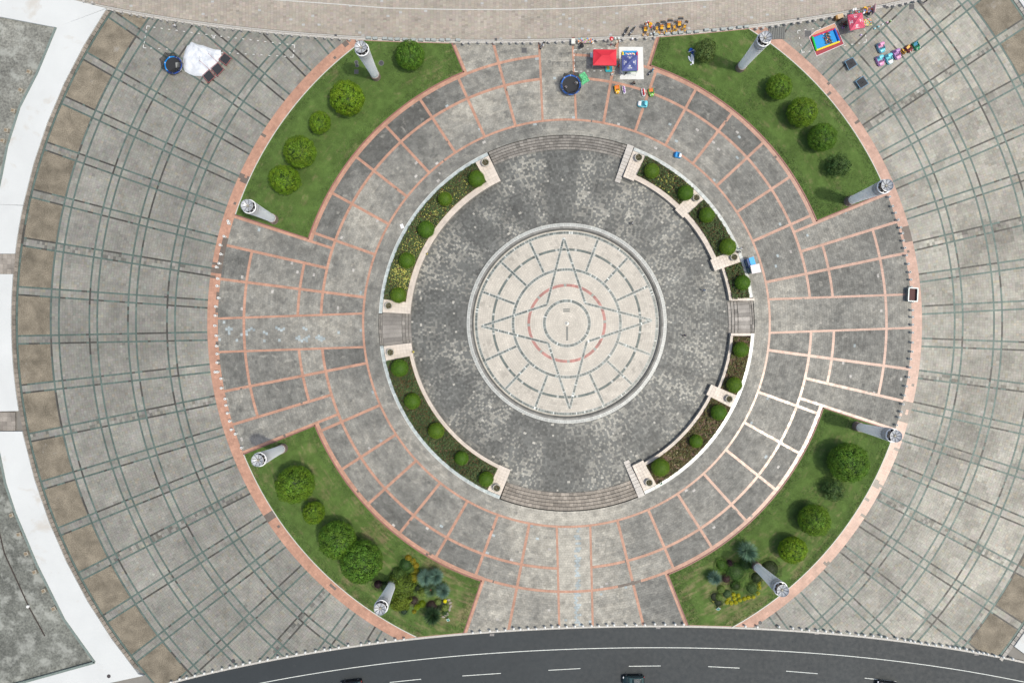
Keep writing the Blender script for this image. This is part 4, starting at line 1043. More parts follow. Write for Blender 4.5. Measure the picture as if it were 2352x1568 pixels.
# basins
for nm, P in (('basin', [(131,65),(87.5,170),(47.5,247.5),(19,337.5),(7,400),(-8,470),(-90,500),(-90,24),(0,40)]), ('basin', [(-8,1000),(3,1050),(15,1109),(37,1176),(87.5,1296),(150,1421),(220,1518.5),(42,1568),(-90,1602),(-90,980)])):
    o = poly_obj(nm, P, -.5, -.12, basm, (.20,.20,.175) if P[0][0] > 100 else (.15,.155,.135)); struct(o)
    for i in range(len(P)-1):
        a, c = P[i], P[i+1]
        if a[0] < -80 or c[0] < -80 and a[0] < -5: continue
        pa = Vector(W(*a)[:2]); pc = Vector(W(*c)[:2]); d = pc-pa
        n_ = max(1, int(d.length/1.1))
        for k in range(n_):
            q0 = pa+d*k/n_; q1 = pa+d*(k+1)/n_
            B().box((0,0,.24), ((q1-q0).length-.01, .42, .5)).obj('lip_stone', lipm, o, ((q0.x+q1.x)/2, (q0.y+q1.y)/2, -.1), math.atan2(d.y, d.x))
notch = mat('notch_stone', (.33,.30,.24), .7, var=.3)
for bi, (x, y, an) in enumerate([(68,166,-20),(49,208,-20),(32,255,-15),(16,300,-12),(8,324,-12)]+[(28,1182,20),(45,1226,20),(62,1270,20),(81,1312,22),(102,1355,24),(125,1396,25)]):
    t = thing('wall_bracket', ordinal(bi if bi < 5 else bi-5)+' small rusty bracket from the top on the edge of the '+('upper' if bi < 5 else 'lower')+' left basin', 'bracket', W(x, y, 0), math.radians(an))
    B().box((0,0,.1), (.8,.75,.35)).obj('stub', notch, t); B().box((-.1,0,.29), (.5,.45,.04)).obj('cap', mat('rust', (.22,.17,.11), .8), t)
# drain line in the lower basin with a small white marker
b = B(); pts = [(-3,1215),(10,1270),(33,1320),(66,1392),(103,1460)]
for i in range(4): b.tube(W(*pts[i], -.1), W(*pts[i+1], -.1), .12, None, 6)
tag(b.obj('pipe', mat('dark_pipe', (.05,.04,.035), .8)), 'dark drain pipe lying across the lower left basin', 'pipe')
tag(B().lathe([(.28,0),(.28,.35),(.2,.42),(.01,.43)], 14)  .obj('drain_marker', wst, None, W(66,1391,-.1)), 'small white cap standing on the dark drain pipe', 'cap')
tag(B().lathe([(.36,0),(.36,.02),(.01,.02)], 20).obj('manhole', dk, None, (*W(252,1550)[:2], .30)), 'round black manhole in the white terrace at lower left', 'manhole')
# green edge strip and brick kerb outside the field
ek = struct(link('outer_kerb', None))
for i in range(150):
    a0 = 144+i*.5; a1 = a0+.5
    xm, ym = pol(1267, a0)
    if not (-60 < ym < 1640) or ym < ytop(xm)-4: continue
    o = sector(1263, 1271.3, a0+.02, a1-.02, -.1, .10, None, 1).obj('kerb_brick', rb_, ek); flat_tint(o, jt((.23,.20,.165), .75, 1.2))
for i in range(220):
    a0 = -60+i*.5; xm, ym = pol(1267, a0)
    if xm > 2450 or not (-60 < ym < 1520) or ym < ytop(xm)-4: continue
    o = sector(1263, 1271.3, a0+.02, a0+.48, -.1, .10, None, 1).obj('kerb_brick', rb_, ek); flat_tint(o, jt((.33,.31,.28), .8, 1.2))
ter2 = struct(link('white_terrace', None))
for a0, a1 in ((-50,-36),(34,46),(-36,34)):
    for i in range(10):
        b0 = a0+(a1-a0)*i/10; b1 = a0+(a1-a0)*(i+1)/10; xm, ym = pol(1300, (b0+b1)/2)
        if ym > 1474: continue
        o = sector(1271.6, 1400, b0, b1, -.3, .30, None, 4).obj('terrace_slab', terr, ter2); flat_tint(o, (.54,.56,.55))

# small covers set in paving and lawn
iron = mat('iron_cover', (.07,.07,.072), .55, .3, var=.3, scale=12)
def cover_sq(x, y, s, lab, z=.012):
    t = thing('drain_cover', lab, 'drain cover', (*W(x, y)[:2], z)); B().box((0,0,.0), (s,s,.02)).obj('frame', mat('cover_frame', (.14,.14,.14), .6), t)
    for k in range(5): B().box(((k-2)*s*.18,0,.014), (s*.11,s*.86,.012)).obj('slat', iron, t)
cover_sq(771,82,.5,'small dark square drain above the upper left lawn edge'); cover_sq(1139,91,.5,'small dark square drain on the kerb left of the tents')
cover_sq(1204,116,1.0,'large dark square cover left of the trampoline with two children'); cover_sq(2094,16,1.0,'large dark square cover at the upper right near the kerb'); cover_sq(1856,78,1.2,'large dark cover beside the colourful pool'); cover_sq(1833,44,.5,'small square drain on the upper pavement near the pool')
cover_sq(819,166,.8,'square dark cover in the lawn in the tower shadow', .16)
for x, y, r, lab in ((819,144,.28,'upper small round cover in the lawn left of the tower'),(820.5,151.5,.26,'lower small round cover in the lawn left of the tower'),(876,146,.42,'large round dark cover in the lawn right of the tower')):
    t = thing('round_cover', lab, 'manhole cover', (*W(x, y)[:2], .15)); B().lathe([(r,0),(r,.03),(r*.8,.035),(.01,.035)], 18).obj('lid', iron, t); B().lathe([(r+.1,-.02),(r+.1,.02),(r,.02)], 18).obj('rim', mat('cover_frame', (.14,.14,.14), .6), t)
t = thing('round_cover', 'round dark manhole near the ball bollards at lower left', 'manhole cover', (*W(536,1517)[:2], .01)); B().lathe([(.4,0),(.4,.02),(.01,.02)], 18).obj('lid', iron, t)
t = thing('round_cover', 'round dark manhole near the road kerb below the lower right lawn', 'manhole cover', (*W(1746,1429)[:2], .01)); B().lathe([(.35,0),(.35,.02),(.01,.02)], 18).obj('lid', iron, t)
t = thing('slatted_grate', 'large slatted metal grate beside the upper right tower', 'grate', (*W(1784,77)[:2], .01), .05)
for k in range(9): B().box((-1.4+k*.35,0,.02), (.22,2.2,.04)).obj('slat', mat('grate_metal', (.16,.165,.15), .6), t)
B().box((0,0,.0), (3.2,2.3,.02)).obj('pan', iron, t)

# painted stall outlines
pw = mat('stall_paint', (.66,.66,.63), .6, var=.1)
def dash(a, an, ln=.38, wd=.11):
    r = struct(B().box((0,0,0), (ln,wd,.006)).obj('stall_marking', pw, None, (*W(*a)[:2], .012), an))
def dline(a, b, n, skip=()):
    an = math.atan2(-(b[1]-a[1]), b[0]-a[0])
    for i in range(1, n):
        if i in skip: continue
        dash((a[0]+(b[0]-a[0])*i/n, a[1]+(b[1]-a[1])*i/n), an)
def corner(c, d1, d2):
    for d in (d1, d2):
        an = math.atan2(-d[1], d[0]); dash((c[0]+d[0]*3.4, c[1]+d[1]*3.4), an, .58, .12)
dline((337.5,61),(491,82),9); dline((491,82),(677,104),11); dline((329.5,110),(673,131),19,(4,5,6,7,8,9)); dline((337.5,61),(329.5,110),4); dline((677,104),(673,131),2)
corner((337.5,60),(1,.13),(-.13,1)); corner((677,104),(-1,-.13),(-.1,1)); corner((329,110),(1,.1),(.1,-1)); corner((673,132),(-1,-.05),(.1,-1)); corner((489,82),(1,.1),(.1,1)); corner((492,82),(-1,-.1),(.1,1))
dline((1318,114.5),(1430,110),7); dline((1318,114.5),(1320,164),4); dline((1320,164.5),(1440,162),8); corner((1318,115),(1,0),(0,1)); corner((1320,164.5),(1,0),(0,-1))
dline((1833,71),(1985,52),9,(5,6,7)); dline((1833,71),(1843,121),3); dline((1843,121),(1990,97),9); dline((1985,55),(1990,97),3); corner((1832,71),(1,-.15),(.1,1)); corner((1842,121),(1,-.15),(-.1,-1)); corner((1990,97),(-1,.15),(-.1,-1))

# ------------------------------------------------------------------ shrub islands
def blob(name, lab, cat, x, y, r, clr, h=None, kind='ball', group=None, leaf=.09, n=None):
    clr = tuple(k*v for k, v in zip((2.05,1.95,1.7), clr))
    R = r/PM; h = h or R*.8; X, Y, _ = W(x, y, h*.6)
    t = thing(name, lab, cat, (X, Y, .1), random.random()*6, group)
    n = n or int(500*R*R+250); i = np.arange(n)+.5; ph = np.arccos(1-1.1*i/n); th = math.pi*(1+5**.5)*i
    D = np.stack([np.cos(th)*np.sin(ph), np.sin(th)*np.sin(ph), np.maximum(np.cos(ph), -.1)], 1)
    rough = .03 if kind == 'ball' else .22
    q = fbm(D[:, 0]*3+x, D[:, 1]*3+y, 5, 3)[:, None]; k = 1+(q-.5)*rough*3+RNG.normal(0, rough*.25, (n, 1))
    P = D*k*np.array([R, R, h]); P[:, 2] += .05
    C_ = np.array(clr)*(1+RNG.normal(0, .16 if kind == 'ball' else .42, (n, 1)))*(.65+.7*q)
    leaf_obj('foliage', P, D, RNG.uniform(leaf*.7, leaf*1.3, n), C_, t, .4 if kind == 'ball' else .7)
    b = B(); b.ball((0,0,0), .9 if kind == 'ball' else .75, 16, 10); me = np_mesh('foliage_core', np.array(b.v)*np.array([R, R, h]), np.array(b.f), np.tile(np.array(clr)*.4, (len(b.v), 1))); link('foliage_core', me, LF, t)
    return t
def spiky(lab, x, y, r, clr, nb=240, up=.9, tipw=.055, dead=False):
    clr = tuple(2.0*v for v in clr)
    R = r/PM; X, Y, _ = W(x, y, R*.8); t = thing('spiky_palm', lab, 'palm', (X, Y, .1))
    N = nb; a = np.arange(N)*2.399; e = np.linspace(.05, 1.25, N)[::-1]; V = []; C_ = []; F = []
    for k in range(N):
        el = e[k]+RNG.normal(0, .06); d = np.array([math.cos(a[k])*math.cos(el), math.sin(a[k])*math.cos(el), math.sin(el)]); s = np.array([-math.sin(a[k]), math.cos(a[k]), 0])*tipw
        ln = R*RNG.uniform(.85, 1.1)/max(.55, math.cos(el)*.9+.15); base = np.array([0, 0, R*.55]); m = base+d*ln*.55; tip = base+d*ln-np.array([0, 0, ln*.18])
        i = len(V); V += [base-s*.4, base+s*.4, m+s, m-s, tip]; F += [(i, i+1, i+2, i+3), (i+3, i+2, i+4, i+4)]
        C_ += [np.array(clr)*RNG.uniform(.6, 1.35)]*5
    b = bpy.data.meshes.new('fronds'); b.from_pydata([tuple(v) for v in V], [], [f[:3] if f[2] == f[3] else f for f in F]); at_ = b.attributes.new('tint', 'FLOAT_COLOR', 'POINT')
    c4 = np.ones((len(V), 4), np.float32); c4[:, :3] = C_; at_.data.foreach_set('color', c4.ravel()); b.update()
    link('fronds', b, LF, t); B().tube((0,0,-.1), (0,0,R*.6), .16, .12, 9).obj('trunk', bark, t)
    if dead: B().ball((0,0,R*.75), .16, 8, 6).obj('bud', mat('bud', (.30,.14,.08), .8), t)
def Z1(u, v): s = 360/1764.; return ((1480+u*s)*.57422, (2180+v*s)*.57422)
def Z2(u, v): s = 400/1845.; return ((2780+u*s)*.57422, (2120+v*s)*.57422)
U1 = .1172; U2 = .1245
def ub(Z, u, v, r, *a, **k):
    x, y = Z(u, v); return x, y, r*(U1 if Z is Z1 else U2)
def bb(Z, name, lab, cat, u, v, r, clr, **k):
    x, y, rr = ub(Z, u, v, r); return blob(name, lab, cat, x, y, rr, clr, **k)
G1 = 'shrubs in the lower left bed'; G2 = 'shrubs in the lower right bed'
bb(Z1,'shrub','dark glossy shrub with white dots of bloom at the top of the lower left bed','shrub',690,400,170,(.035,.085,.022),kind='r',h=1.6)
bb(Z1,'golden_shrub','topmost golden clipped shrub in the lower left bed','shrub',745,255,68,(.20,.155,.012),h=.7); bb(Z1,'golden_shrub','second golden clipped shrub, below the topmost in the lower left bed','shrub',835,315,62,(.19,.16,.014),h=.7)
bb(Z1,'golden_shrub','third golden clipped shrub in the lower left bed','shrub',900,395,62,(.19,.16,.014),h=.7); bb(Z1,'golden_hedge','yellow-green hedge in the middle of the lower left bed','hedge',860,640,110,(.19,.185,.012),kind='r',h=1.3); bb(Z1,'golden_hedge','narrow golden hedge joining the clipped shrubs','hedge',905,500,50,(.17,.16,.014),kind='r',h=.8)
bb(Z1,'large_shrub','large feathery olive shrub right of the lower left tower','shrub',610,820,250,(.062,.098,.016),kind='r',h=3.0,leaf=.22,n=6000)
bb(Z1,'large_shrub','lower part of the feathery olive shrubs, below the tower top','shrub',600,1120,190,(.078,.112,.014),kind='r',h=2.2,leaf=.20,n=3800); bb(Z1,'large_shrub','feathery green shrub between the olive shrub and the white-dotted shrub','shrub',560,600,140,(.05,.09,.022),kind='r',h=2.2,leaf=.13,n=3000)
bb(Z1,'purple_shrub','dark purple shrub left of the lower left tower','shrub',150,780,110,(.030,.016,.022),kind='r',h=1.2); bb(Z1,'shrub','dark green shrub behind the lower left tower base','shrub',300,820,140,(.025,.05,.015),kind='r',h=1.0)
spiky('left blue-green spiky palm of the lower left bed',*ub(Z1,1080,620,180),(.075,.125,.095)); spiky('upper right blue-green spiky palm of the lower left bed',*ub(Z1,1290,600,180),(.070,.120,.090))
spiky('lower right blue-green spiky palm of the lower left bed',*ub(Z1,1430,880,165),(.068,.115,.088)); spiky('spiky palm with brown heart in the lower left bed',*ub(Z1,1190,870,150),(.055,.090,.045),150,dead=True)
spiky('dark low palm at the bottom of the lower left bed',*ub(Z1,1230,1370,200),(.018,.038,.015),190,tipw=.07)
bb(Z1,'variegated_shrub','pale variegated shrub left of the brown-hearted palm','shrub',1020,940,90,(.14,.20,.045),kind='r',h=1.3); bb(Z1,'maroon_shrub','round dark maroon bush above the low dark palm','shrub',1205,1200,115,(.045,.032,.030),h=1.1)
bb(Z1,'purple_shrub','dusky brown shrub beside the lime shrub in the lower left bed','shrub',850,1090,110,(.05,.04,.035),kind='r',h=.9)
bb(Z1,'lime_shrub','upper lime green clipped shrub in the lower left bed','shrub',1020,1150,75,(.11,.17,.008),h=.8); bb(Z1,'lime_shrub','lower lime green clipped shrub in the lower left bed','shrub',915,1210,62,(.12,.18,.008),h=.8)
bb(Z1,'golden_shrub','small mustard shrub below the lime shrubs','shrub',865,1300,42,(.15,.14,.012),h=.5); bb(Z1,'clipped_ball','upper pale green clipped ball of the lower left bed','clipped shrub',1335,1110,70,(.12,.17,.05),h=.75)
bb(Z1,'clipped_ball','lower pale green clipped ball of the lower left bed','clipped shrub',1470,1225,74,(.12,.17,.05),h=.8); bb(Z1,'yellow_flower','bright yellow flower bush between two pale clipped balls','flower bush',1468,1095,38,(.55,.48,.01),h=.5)
bb(Z1,'shrub','blue-green low shrub at the bottom of the feathery shrubs','shrub',660,1300,90,(.03,.06,.035),kind='r',h=.8); bb(Z1,'shrub','dark small shrub in the heart of the lower left bed','shrub',920,840,90,(.015,.03,.012),kind='r',h=.7); bb(Z1,'shrub','low green shrub near the bed stones at lower left','shrub',1470,1320,70,(.03,.07,.02),kind='r',h=.4); bb(Z1,'shrub','dark low shrub around the pale clipped balls','shrub',1380,1170,150,(.02,.035,.015),kind='r',h=.35)
# lower right bed
bb(Z2,'shrub','dense green shrub mass in the middle of the lower right bed','shrub',760,780,230,(.045,.10,.022),kind='r',h=1.5,n=5000); bb(Z2,'shrub','green shrub at the top left of the lower right bed','shrub',500,650,130,(.055,.12,.02),kind='r',h=1.1,n=2200); bb(Z2,'shrub','dark mossy round shrub above the yellow balls','shrub',760,1030,130,(.030,.058,.012),kind='r',h=1.2)
bb(Z2,'shrub','green shrub left of the lower right tower base','shrub',930,650,140,(.03,.07,.018),kind='r',h=1.3,n=2200); bb(Z2,'shrub','grey-green shrub above the row of yellow balls','shrub',1060,1090,130,(.06,.11,.035),kind='r',h=1.1,n=2000); bb(Z2,'shrub','dark shrubs behind the lower right tower','shrub',1400,730,210,(.035,.055,.02),kind='r',h=1.4,n=3500); bb(Z2,'shrub','dark shrub below the lower right tower base','shrub',1150,880,130,(.03,.05,.018),kind='r',h=1.1,n=1800)
bb(Z2,'purple_shrub','small purple shrub at the top of the lower right bed','shrub',650,610,70,(.055,.028,.038),kind='r',h=1.3); bb(Z2,'purple_shrub','large purple-brown shrub beside the left spiky palm','shrub',590,900,110,(.055,.030,.034),kind='r',h=1.3)
spiky('large round blue-green palm at the top of the lower right bed',*ub(Z2,965,385,205),(.070,.120,.078),260); spiky('blue-green palm at the left of the lower right bed',*ub(Z2,355,870,150),(.062,.105,.078),190)
bb(Z2,'clipped_ball','upper green clipped ball of the lower right bed','clipped shrub',487,1085,76,(.09,.145,.035),h=.85); bb(Z2,'clipped_ball','lower green clipped ball of the lower right bed','clipped shrub',448,1228,76,(.09,.145,.035),h=.8); bb(Z2,'clipped_ball','dark green clipped ball touching the yellow balls','clipped shrub',595,1175,84,(.055,.10,.045),h=.8)
yb = [(708,1180),(800,1203),(725,1255),(622,1258),(590,1325),(668,1340),(752,1330),(826,1288),(912,1263),(988,1238),(1075,1225),(1158,1160),(1185,1058),(1185,975)]
for i, (u, v) in enumerate(yb): bb(Z2,'yellow_ball','%s yellow clipped ball counted from the dark clipped ball along the lower right bed' % ordinal(i),'clipped shrub',u,v,42,(.30,.30,.012),h=.42,group='yellow clipped balls in the lower right bed',leaf=.06)
bb(Z2,'shrub','dark low ground plants by the sign in the lower right bed','shrub',370,1230,110,(.025,.035,.018),kind='r',h=.4); bb(Z2,'shrub','low dark strip of plants under the left clipped balls','shrub',430,1340,90,(.025,.04,.02),kind='r',h=.3)
x, y = Z2(335,1315); t = thing('yellow_litter', 'tiny bright yellow flower cluster left of the sign in the lower right bed', 'flower', W(x, y, .4)); leaf_obj('petals', RNG.normal(0, .08, (26, 3)), np.tile([0,0,1.], (26, 1)), np.full(26, .09), np.tile([.6,.5,.1], (26, 1)), t)
# garden signs
sgn = mat('sign_green', (.10,.28,.22), .4); sgw = mat('sign_white', (.62,.66,.64), .5)
for x, y, lab, an in ((1028,1419,'small green lawn sign leaning beside the lower left bed',.3),(1651.5,1394,'small grey-green lawn sign beside the lower right bed',-.5)):
    t = thing('lawn_sign', lab, 'sign', (*W(x, y, .4)[:2], .1), an); M = Matrix.Rotation(.7, 4, 'X')
    B().box((0,0,.5), (.55,.9,.03), M=M).obj('board', sgw, t); B().box((0,.0,.52), (.42,.7,.02), M=M).obj('panel', sgn, t)
    for s in (-.2,.2): B().tube((s,-.2,0), (s,-.3,.4), .02).obj('post', dk, t)
b = B()
for i in range(7):
    u, v = [(1545,1060),(1570,1120),(1580,1190),(1560,1250),(1520,1330),(1480,1360),(1440,1390)][i]; x, y = Z1(u, v)
    t_ = B().ball((0,0,.08), .3, 8, 6, 1.3, .8, .5).obj('edging_stone', mat('edging_stone', (.28,.25,.21), .8), None, (*W(x, y)[:2], .1), i*.5); tag(t_, ordinal(i)+' edging stone from the top beside the pale clipped ball', 'stone', 'edging stones of the lower left bed')
# ------------------------------------------------------------------ people
skin = mat('skin', (.42,.25,.17), .55, var=.04); hairm = mat('hair', (.02,.016,.014), .5)
def cloth(name, c): return mat('cloth_'+name, c, .8, var=.12, scale=14)
def limb_mesh(chains, n=10):
    """one continuous body: overlapping tapered rings unioned by a remesh"""
    b = B()
    for ch in chains:
        for i in range(len(ch)-1):
            (p, r), (q, s) = ch[i], ch[i+1]; b.tube(p, q, r, s, n)
        for (p, r) in ch: b.ball(p, r*.99, 10, 6)
    return b
def body(pose):
    """key joints in metres, facing +y"""
    P = dict(pel=(0,0,.93), chest=(0,.0,1.28), neck=(0,0,1.46), head=(0,.02,1.60))
    lean, sit = pose.get('lean', 0), pose.get('sit', 0)
    pel = Vector((0,0,.93-.45*sit)); ch = pel+Vector((0, .30*math.sin(lean), .34*math.cos(lean))); nk = ch+Vector((0, .17*math.sin(lean), .17*math.cos(lean))); hd = nk+Vector((0, .03+.1*math.sin(lean), .15))
    legs = []; st = pose.get('stride', .1)
    for s in (-1, 1):
        hip = pel+Vector((.09*s, 0, -.02)); f = st*s
        if sit: kn = hip+Vector((.05*s, .40, .02)); an = kn+Vector((0, .05, -.42))
        else: kn = Vector((.10*s, f*.9+.03, .50)); an = Vector((.10*s, f*1.4-.03, .08))
        legs.append([(hip, .095), (kn, .06), (an, .042), (an+Vector((0, .17, -.04)), .035)])
    arms = []; ar = pose.get('arms', (0, 0))
    for s, aa in zip((-1, 1), ar):
        sh = nk+Vector((.18*s, 0, -.05)); el = sh+Vector((.05*s+.10*s*aa, .26*math.sin(aa)+.02, -.27*math.cos(aa))); wr = el+Vector((0, .24*math.sin(min(1.5, aa+.35)), -.23*math.cos(min(1.5, aa+.35))))
        arms.append((sh, el, wr))
    return pel, ch, nk, hd, legs, arms
def remeshed(b, vox):
    me = bpy.data.meshes.new('tmp'); me.from_pydata(b.v, [], b.f); o = bpy.data.objects.new('tmp', me); COL.objects.link(o)
    md = o.modifiers.new('r', 'REMESH'); md.mode = 'VOXEL'; md.voxel_size = vox
    dg = bpy.context.evaluated_depsgraph_get(); r = bpy.data.meshes.new_from_object(o.evaluated_get(dg)); bpy.data.objects.remove(o); return r
def person(x, y, z, rot, label, top, legc, pose=None, hat=None, scale=1., group=None):
    pose = pose or {}; pel, ch, nk, hd, legs, arms = body(pose)
    t = thing('person', label, 'person', (*W(x, y, z+1.2)[:2], z), rot, group); t.scale = (scale,)*3
    b = limb_mesh([[(pel, .135), ((pel+ch)/2, .115), (ch, .15), (nk-Vector((0,0,.04)), .10), (nk, .055), (hd-Vector((0,0,.05)), .06)], [(nk+Vector((-.17,0,-.06)), .065), (nk+Vector((.17,0,-.06)), .065)]]+legs+[[(a[0], .055), (a[1], .042), (a[2], .03)] for a in arms])
    b.ball(hd+Vector((0,0,.02)), .098, 14, 10, .9, 1.05, 1.2); b.tube(hd+Vector((0,.08,.0)), hd+Vector((0,.125,-.02)), .015, .02, 6)
    for s in (-1, 1): b.ball(hd+Vector((s*.09,0,.0)), .022, 6, 5)
    for s, a in zip((-1, 1), arms):
        d = (a[2]-a[1]).normalized(); pm = a[2]+d*.06; b.ball(pm, .04, 8, 6, .7, 1, 1)
        side = d.cross(Vector((1,0,0))).normalized()
        for k in range(4): b.tube(pm+side*(.025*(k-1.5)*.9), pm+side*(.032*(k-1.5))+d*(.085+(.012 if k in (1, 2) else 0)), .011, .009, 5)
        b.tube(pm+side*.03, pm+side*.06+d*.04, .012, .010, 5)
    me = remeshed(b, .022); me.name = 'body'
    for m in (skin, top, legc, mat('shoes', (.05,.05,.05), .6)): me.materials.append(m)
    hx = np.zeros(len(me.polygons)*3); me.polygons.foreach_get('center', hx); C_ = hx.reshape(-1, 3); idx = np.ones(len(C_), int)
    idx[C_[:, 2] > nk.z+.0] = 0; idx[(C_[:, 2] < pel.z+.03)] = 2
    for a in arms:
        for q in (a[2],): idx[np.linalg.norm(C_-np.array(q), axis=1) < .13] = 0
        m_ = (np.array(a[1])+np.array(a[2]))/2; idx[np.linalg.norm(C_-m_, axis=1) < .10] = 0
    if not pose.get('sit'): idx[C_[:, 2] < .085] = 3
    me.polygons.foreach_set('material_index', idx.astype(np.int32)); me.polygons.foreach_set('use_smooth', [True]*len(me.polygons))
    link('body', me, None, t)
    h = B(); h.ball(hd+Vector((0,-.015,.045)), .108, 14, 9, .95, 1.05, 1.05); hb = h.obj('hair', hairm, t, smooth=True)
    hb.data.vertices.foreach_get('co', np.zeros(len(hb.data.vertices)*3))
    if hat == 'brim': B().lathe([(.22,0),(.20,.02),(.12,.05),(.10,.13),(.02,.15)], 18, tuple(hd+Vector((0,0,.10)))).obj('hat', cloth('hat', (.55,.5,.4)), t)
    for s in (-1, 1): B().ball(hd+Vector((s*.033,.098,.015)), .011, 6, 5).obj('eye', dk, t)
    return t
cw, cb, cbl, cgn, cg, cn, cr, cy = cloth('white', (.72,.73,.74)), cloth('black', (.02,.02,.022)), cloth('pale_blue', (.35,.45,.60)), cloth('green', (.05,.35,.2)), cloth('grey', (.2,.2,.2)), cloth('navy', (.03,.04,.10)), cloth('red', (.45,.04,.05)), cloth('yellow', (.65,.55,.08))
person(1453.5,511.6,ZF,1.2,'person in white top walking across the upper dark plaza',cw,cb,{'stride':.2})
person(1618.5,666,ZF,-.4,'person in pale blue top walking on the right of the dark plaza',cbl,cn,{'stride':.18})
person(1573.5,769.8,ZF,2.4,'person in dark clothes with pale bag, lower right of the stage',cn,cb,{'stride':.15})
person(1301.7,197.3,.75,.6,'child in white top kneeling on the left of the big trampoline',cw,cr,{'sit':1},scale=.72)
person(1325,187.5,.75,2.6,'child in all white jumping at the right of the big trampoline',cw,cw,{'arms':(.9,.9)},scale=.72)
person(1459.4,190,0,1.0,'person in black crouching below the white ground sheet',cb,cb,{'sit':.6,'lean':.6})
person(1422,150,0,1.6,'person in dark red standing at the left side of the blue tent',cr,cb,{})
person(1428.8,165.5,0,.2,'person in white shirt bending at the lower left corner of the blue tent',cw,cn,{'lean':.5})
person(1438,166.5,0,-.2,'person in black standing below the front of the blue tent',cb,cb,{})
person(1337,101,0,.2,'vendor in black bending over the toy table',cb,cb,{'lean':.7})
person(1405,98.5,0,.1,'vendor in spotted white and red dress beside the flower buckets',cw,cr,{})
person(1415.5,99,0,.1,'vendor in beige top next to the spotted dress',cloth('beige', (.5,.42,.3)),cloth('brown', (.2,.12,.07)),{},hat='brim')
person(1247.5,101,0,2.2,'rider in white shirt on a scooter by the upper kerb',cw,cb,{'sit':.35,'arms':(.9,.9)})
person(1701.5,571,0,-1.0,'person in white and green beside the right planter rim',cw,cgn,{'lean':.5})
person(1697.5,577.5,0,.4,'person in dark clothes with white bag next to the planter bowl on the right',cg,cb,{},scale=.9)
person(979.5,582.5,ZF,.4,'person in yellow sitting on the coping of the upper left planter',cy,cg,{'sit':1})
person(950,808,ZF,1.5,'person in yellow shirt beside the upper pedestal of the lower left planter',cy,cw,{'lean':.3})
person(1519.8,1111.5,0,.5,'person in green beside the lower right planter corner',cgn,cw,{'lean':.4})
person(400,58,0,.3,'person with white umbrella-like bag near the left upper bollards',cw,cg,{})
person(1936,52,0,1.4,'vendor in black in the shade left of the pink tent',cb,cb,{'lean':.3})
person(1999,30,0,.5,'person in black at the toy racks right of the pink tent',cb,cn,{'lean':.2})
person(2128.5,1.5,0,.4,'person in dark clothes at the upper right edge of the picture',cb,cn,{})

# ------------------------------------------------------------------ vehicles
carp = mat('car_paint', (.012,.028,.030), .18, .3, .7, var=.02); glass = mat('car_glass', (.06,.11,.11), .08, 0, .8, var=.02); tyre = mat('tyre', (.02,.02,.02), .8)
rimm = mat('rim', (.35,.35,.36), .3, .8); lamp = mat('headlamp', (.8,.82,.84), .15); rlamp = mat('tail_lamp', (.4,.02,.02), .2); trim = mat('trim', (.02,.02,.02), .5)
def car(x, y, rot, label, paint, Lc=4.2, Wc=1.78, Hc=1.62, suv=True):
    t = thing('car', label, 'car', (*W(x, y, .8)[:2], -.15), rot, 'cars on the road')
    def loop(xp, w, zb, zt, n=14):
        pts = []
        for i in range(n):
            a = 2*math.pi*i/n; c_, s_ = math.cos(a), math.sin(a); e = .35
            pts.append((xp, w/2*math.copysign(abs(c_)**e, c_), (zb+zt)/2+(zt-zb)/2*math.copysign(abs(s_)**e, s_)))
        return pts
    h = Lc/2; secs = [(-h,.72,.45,.72),(-h+.08,.93,.30,.92),(-h+.5,1.,.25,1.02),(-h*.4,1.,.22,1.05),(h*.3,1.,.22,1.03),(h-.9,.99,.24,.98),(h-.3,.93,.28,.86),(h-.05,.80,.36,.70),(h,.6,.45,.6)]
    B().hull([loop(a, w_*Wc, zb, zt) for a, w_, zb, zt in secs]).obj('body', paint, t, smooth=True)
    cs = [(-h+.25,.80,.95,1.05),(-h+.42,.88,.95,Hc-.12),(-h+.8,.86,.95,Hc),(.15,.86,.95,Hc),(.45,.85,.95,Hc-.06),(1.05,.90,.95,1.03)]
    B().hull([loop(a, w_*Wc, zb, zt) for a, w_, zb, zt in cs]).obj('cabin', glass, t, smooth=True)
    rf = [(-h+.55,.78,Hc-.06,Hc-.01),(-h+.85,.83,Hc-.05,Hc+.02),(.1,.82,Hc-.05,Hc+.02),(.38,.76,Hc-.08,Hc-.02)]
    rfo = B().hull([loop(a, w_*Wc*.93, zb, zt, 12) for a, w_, zb, zt in rf]).obj('roof', paint, t, smooth=True)
    for s in (-1, 1):
        B().tube((-h+.8, s*Wc*.36, Hc+.05), (.1, s*Wc*.36, Hc+.05), .022, None, 6).obj('roof_rail', rimm, rfo)
        B().ball((.95, s*(Wc/2+.10), 1.02), .11, 8, 6, .6, 1, .7).obj('mirror', paint, t)
        B().box((h-.22, s*.62, .74), (.26,.32,.14), s*.0).obj('headlight', lamp, t, bevel=.04); B().box((-h+.1, s*.68, .86), (.10,.22,.2)).obj('tail_light', rlamp, t)
        B().box((0, s*(Wc/2*.985), .30), (Lc*.55,.05,.12)).obj('sill', trim, t)
        for xx in (-h+.82, h-.80):
            w_ = B().tube((xx, s*(Wc/2-.2), .33), (xx, s*(Wc/2+.01), .33), .33, None, 20).obj('wheel', tyre, t); B().tube((xx, s*(Wc/2), .33), (xx, s*(Wc/2+.02), .33), .2, .18, 12).obj('rim', rimm, w_)
    for k in range(5): B().box((-.9+k*.2, 0, Hc+.03), (.04,1.0,.02)).obj('roof_slat', rimm, rfo)
    for s in (-1, 1): B().tube((.98,s*.25,1.08), (.55,s*.55,1.42), .012, None, 4).obj('wiper', trim, t)
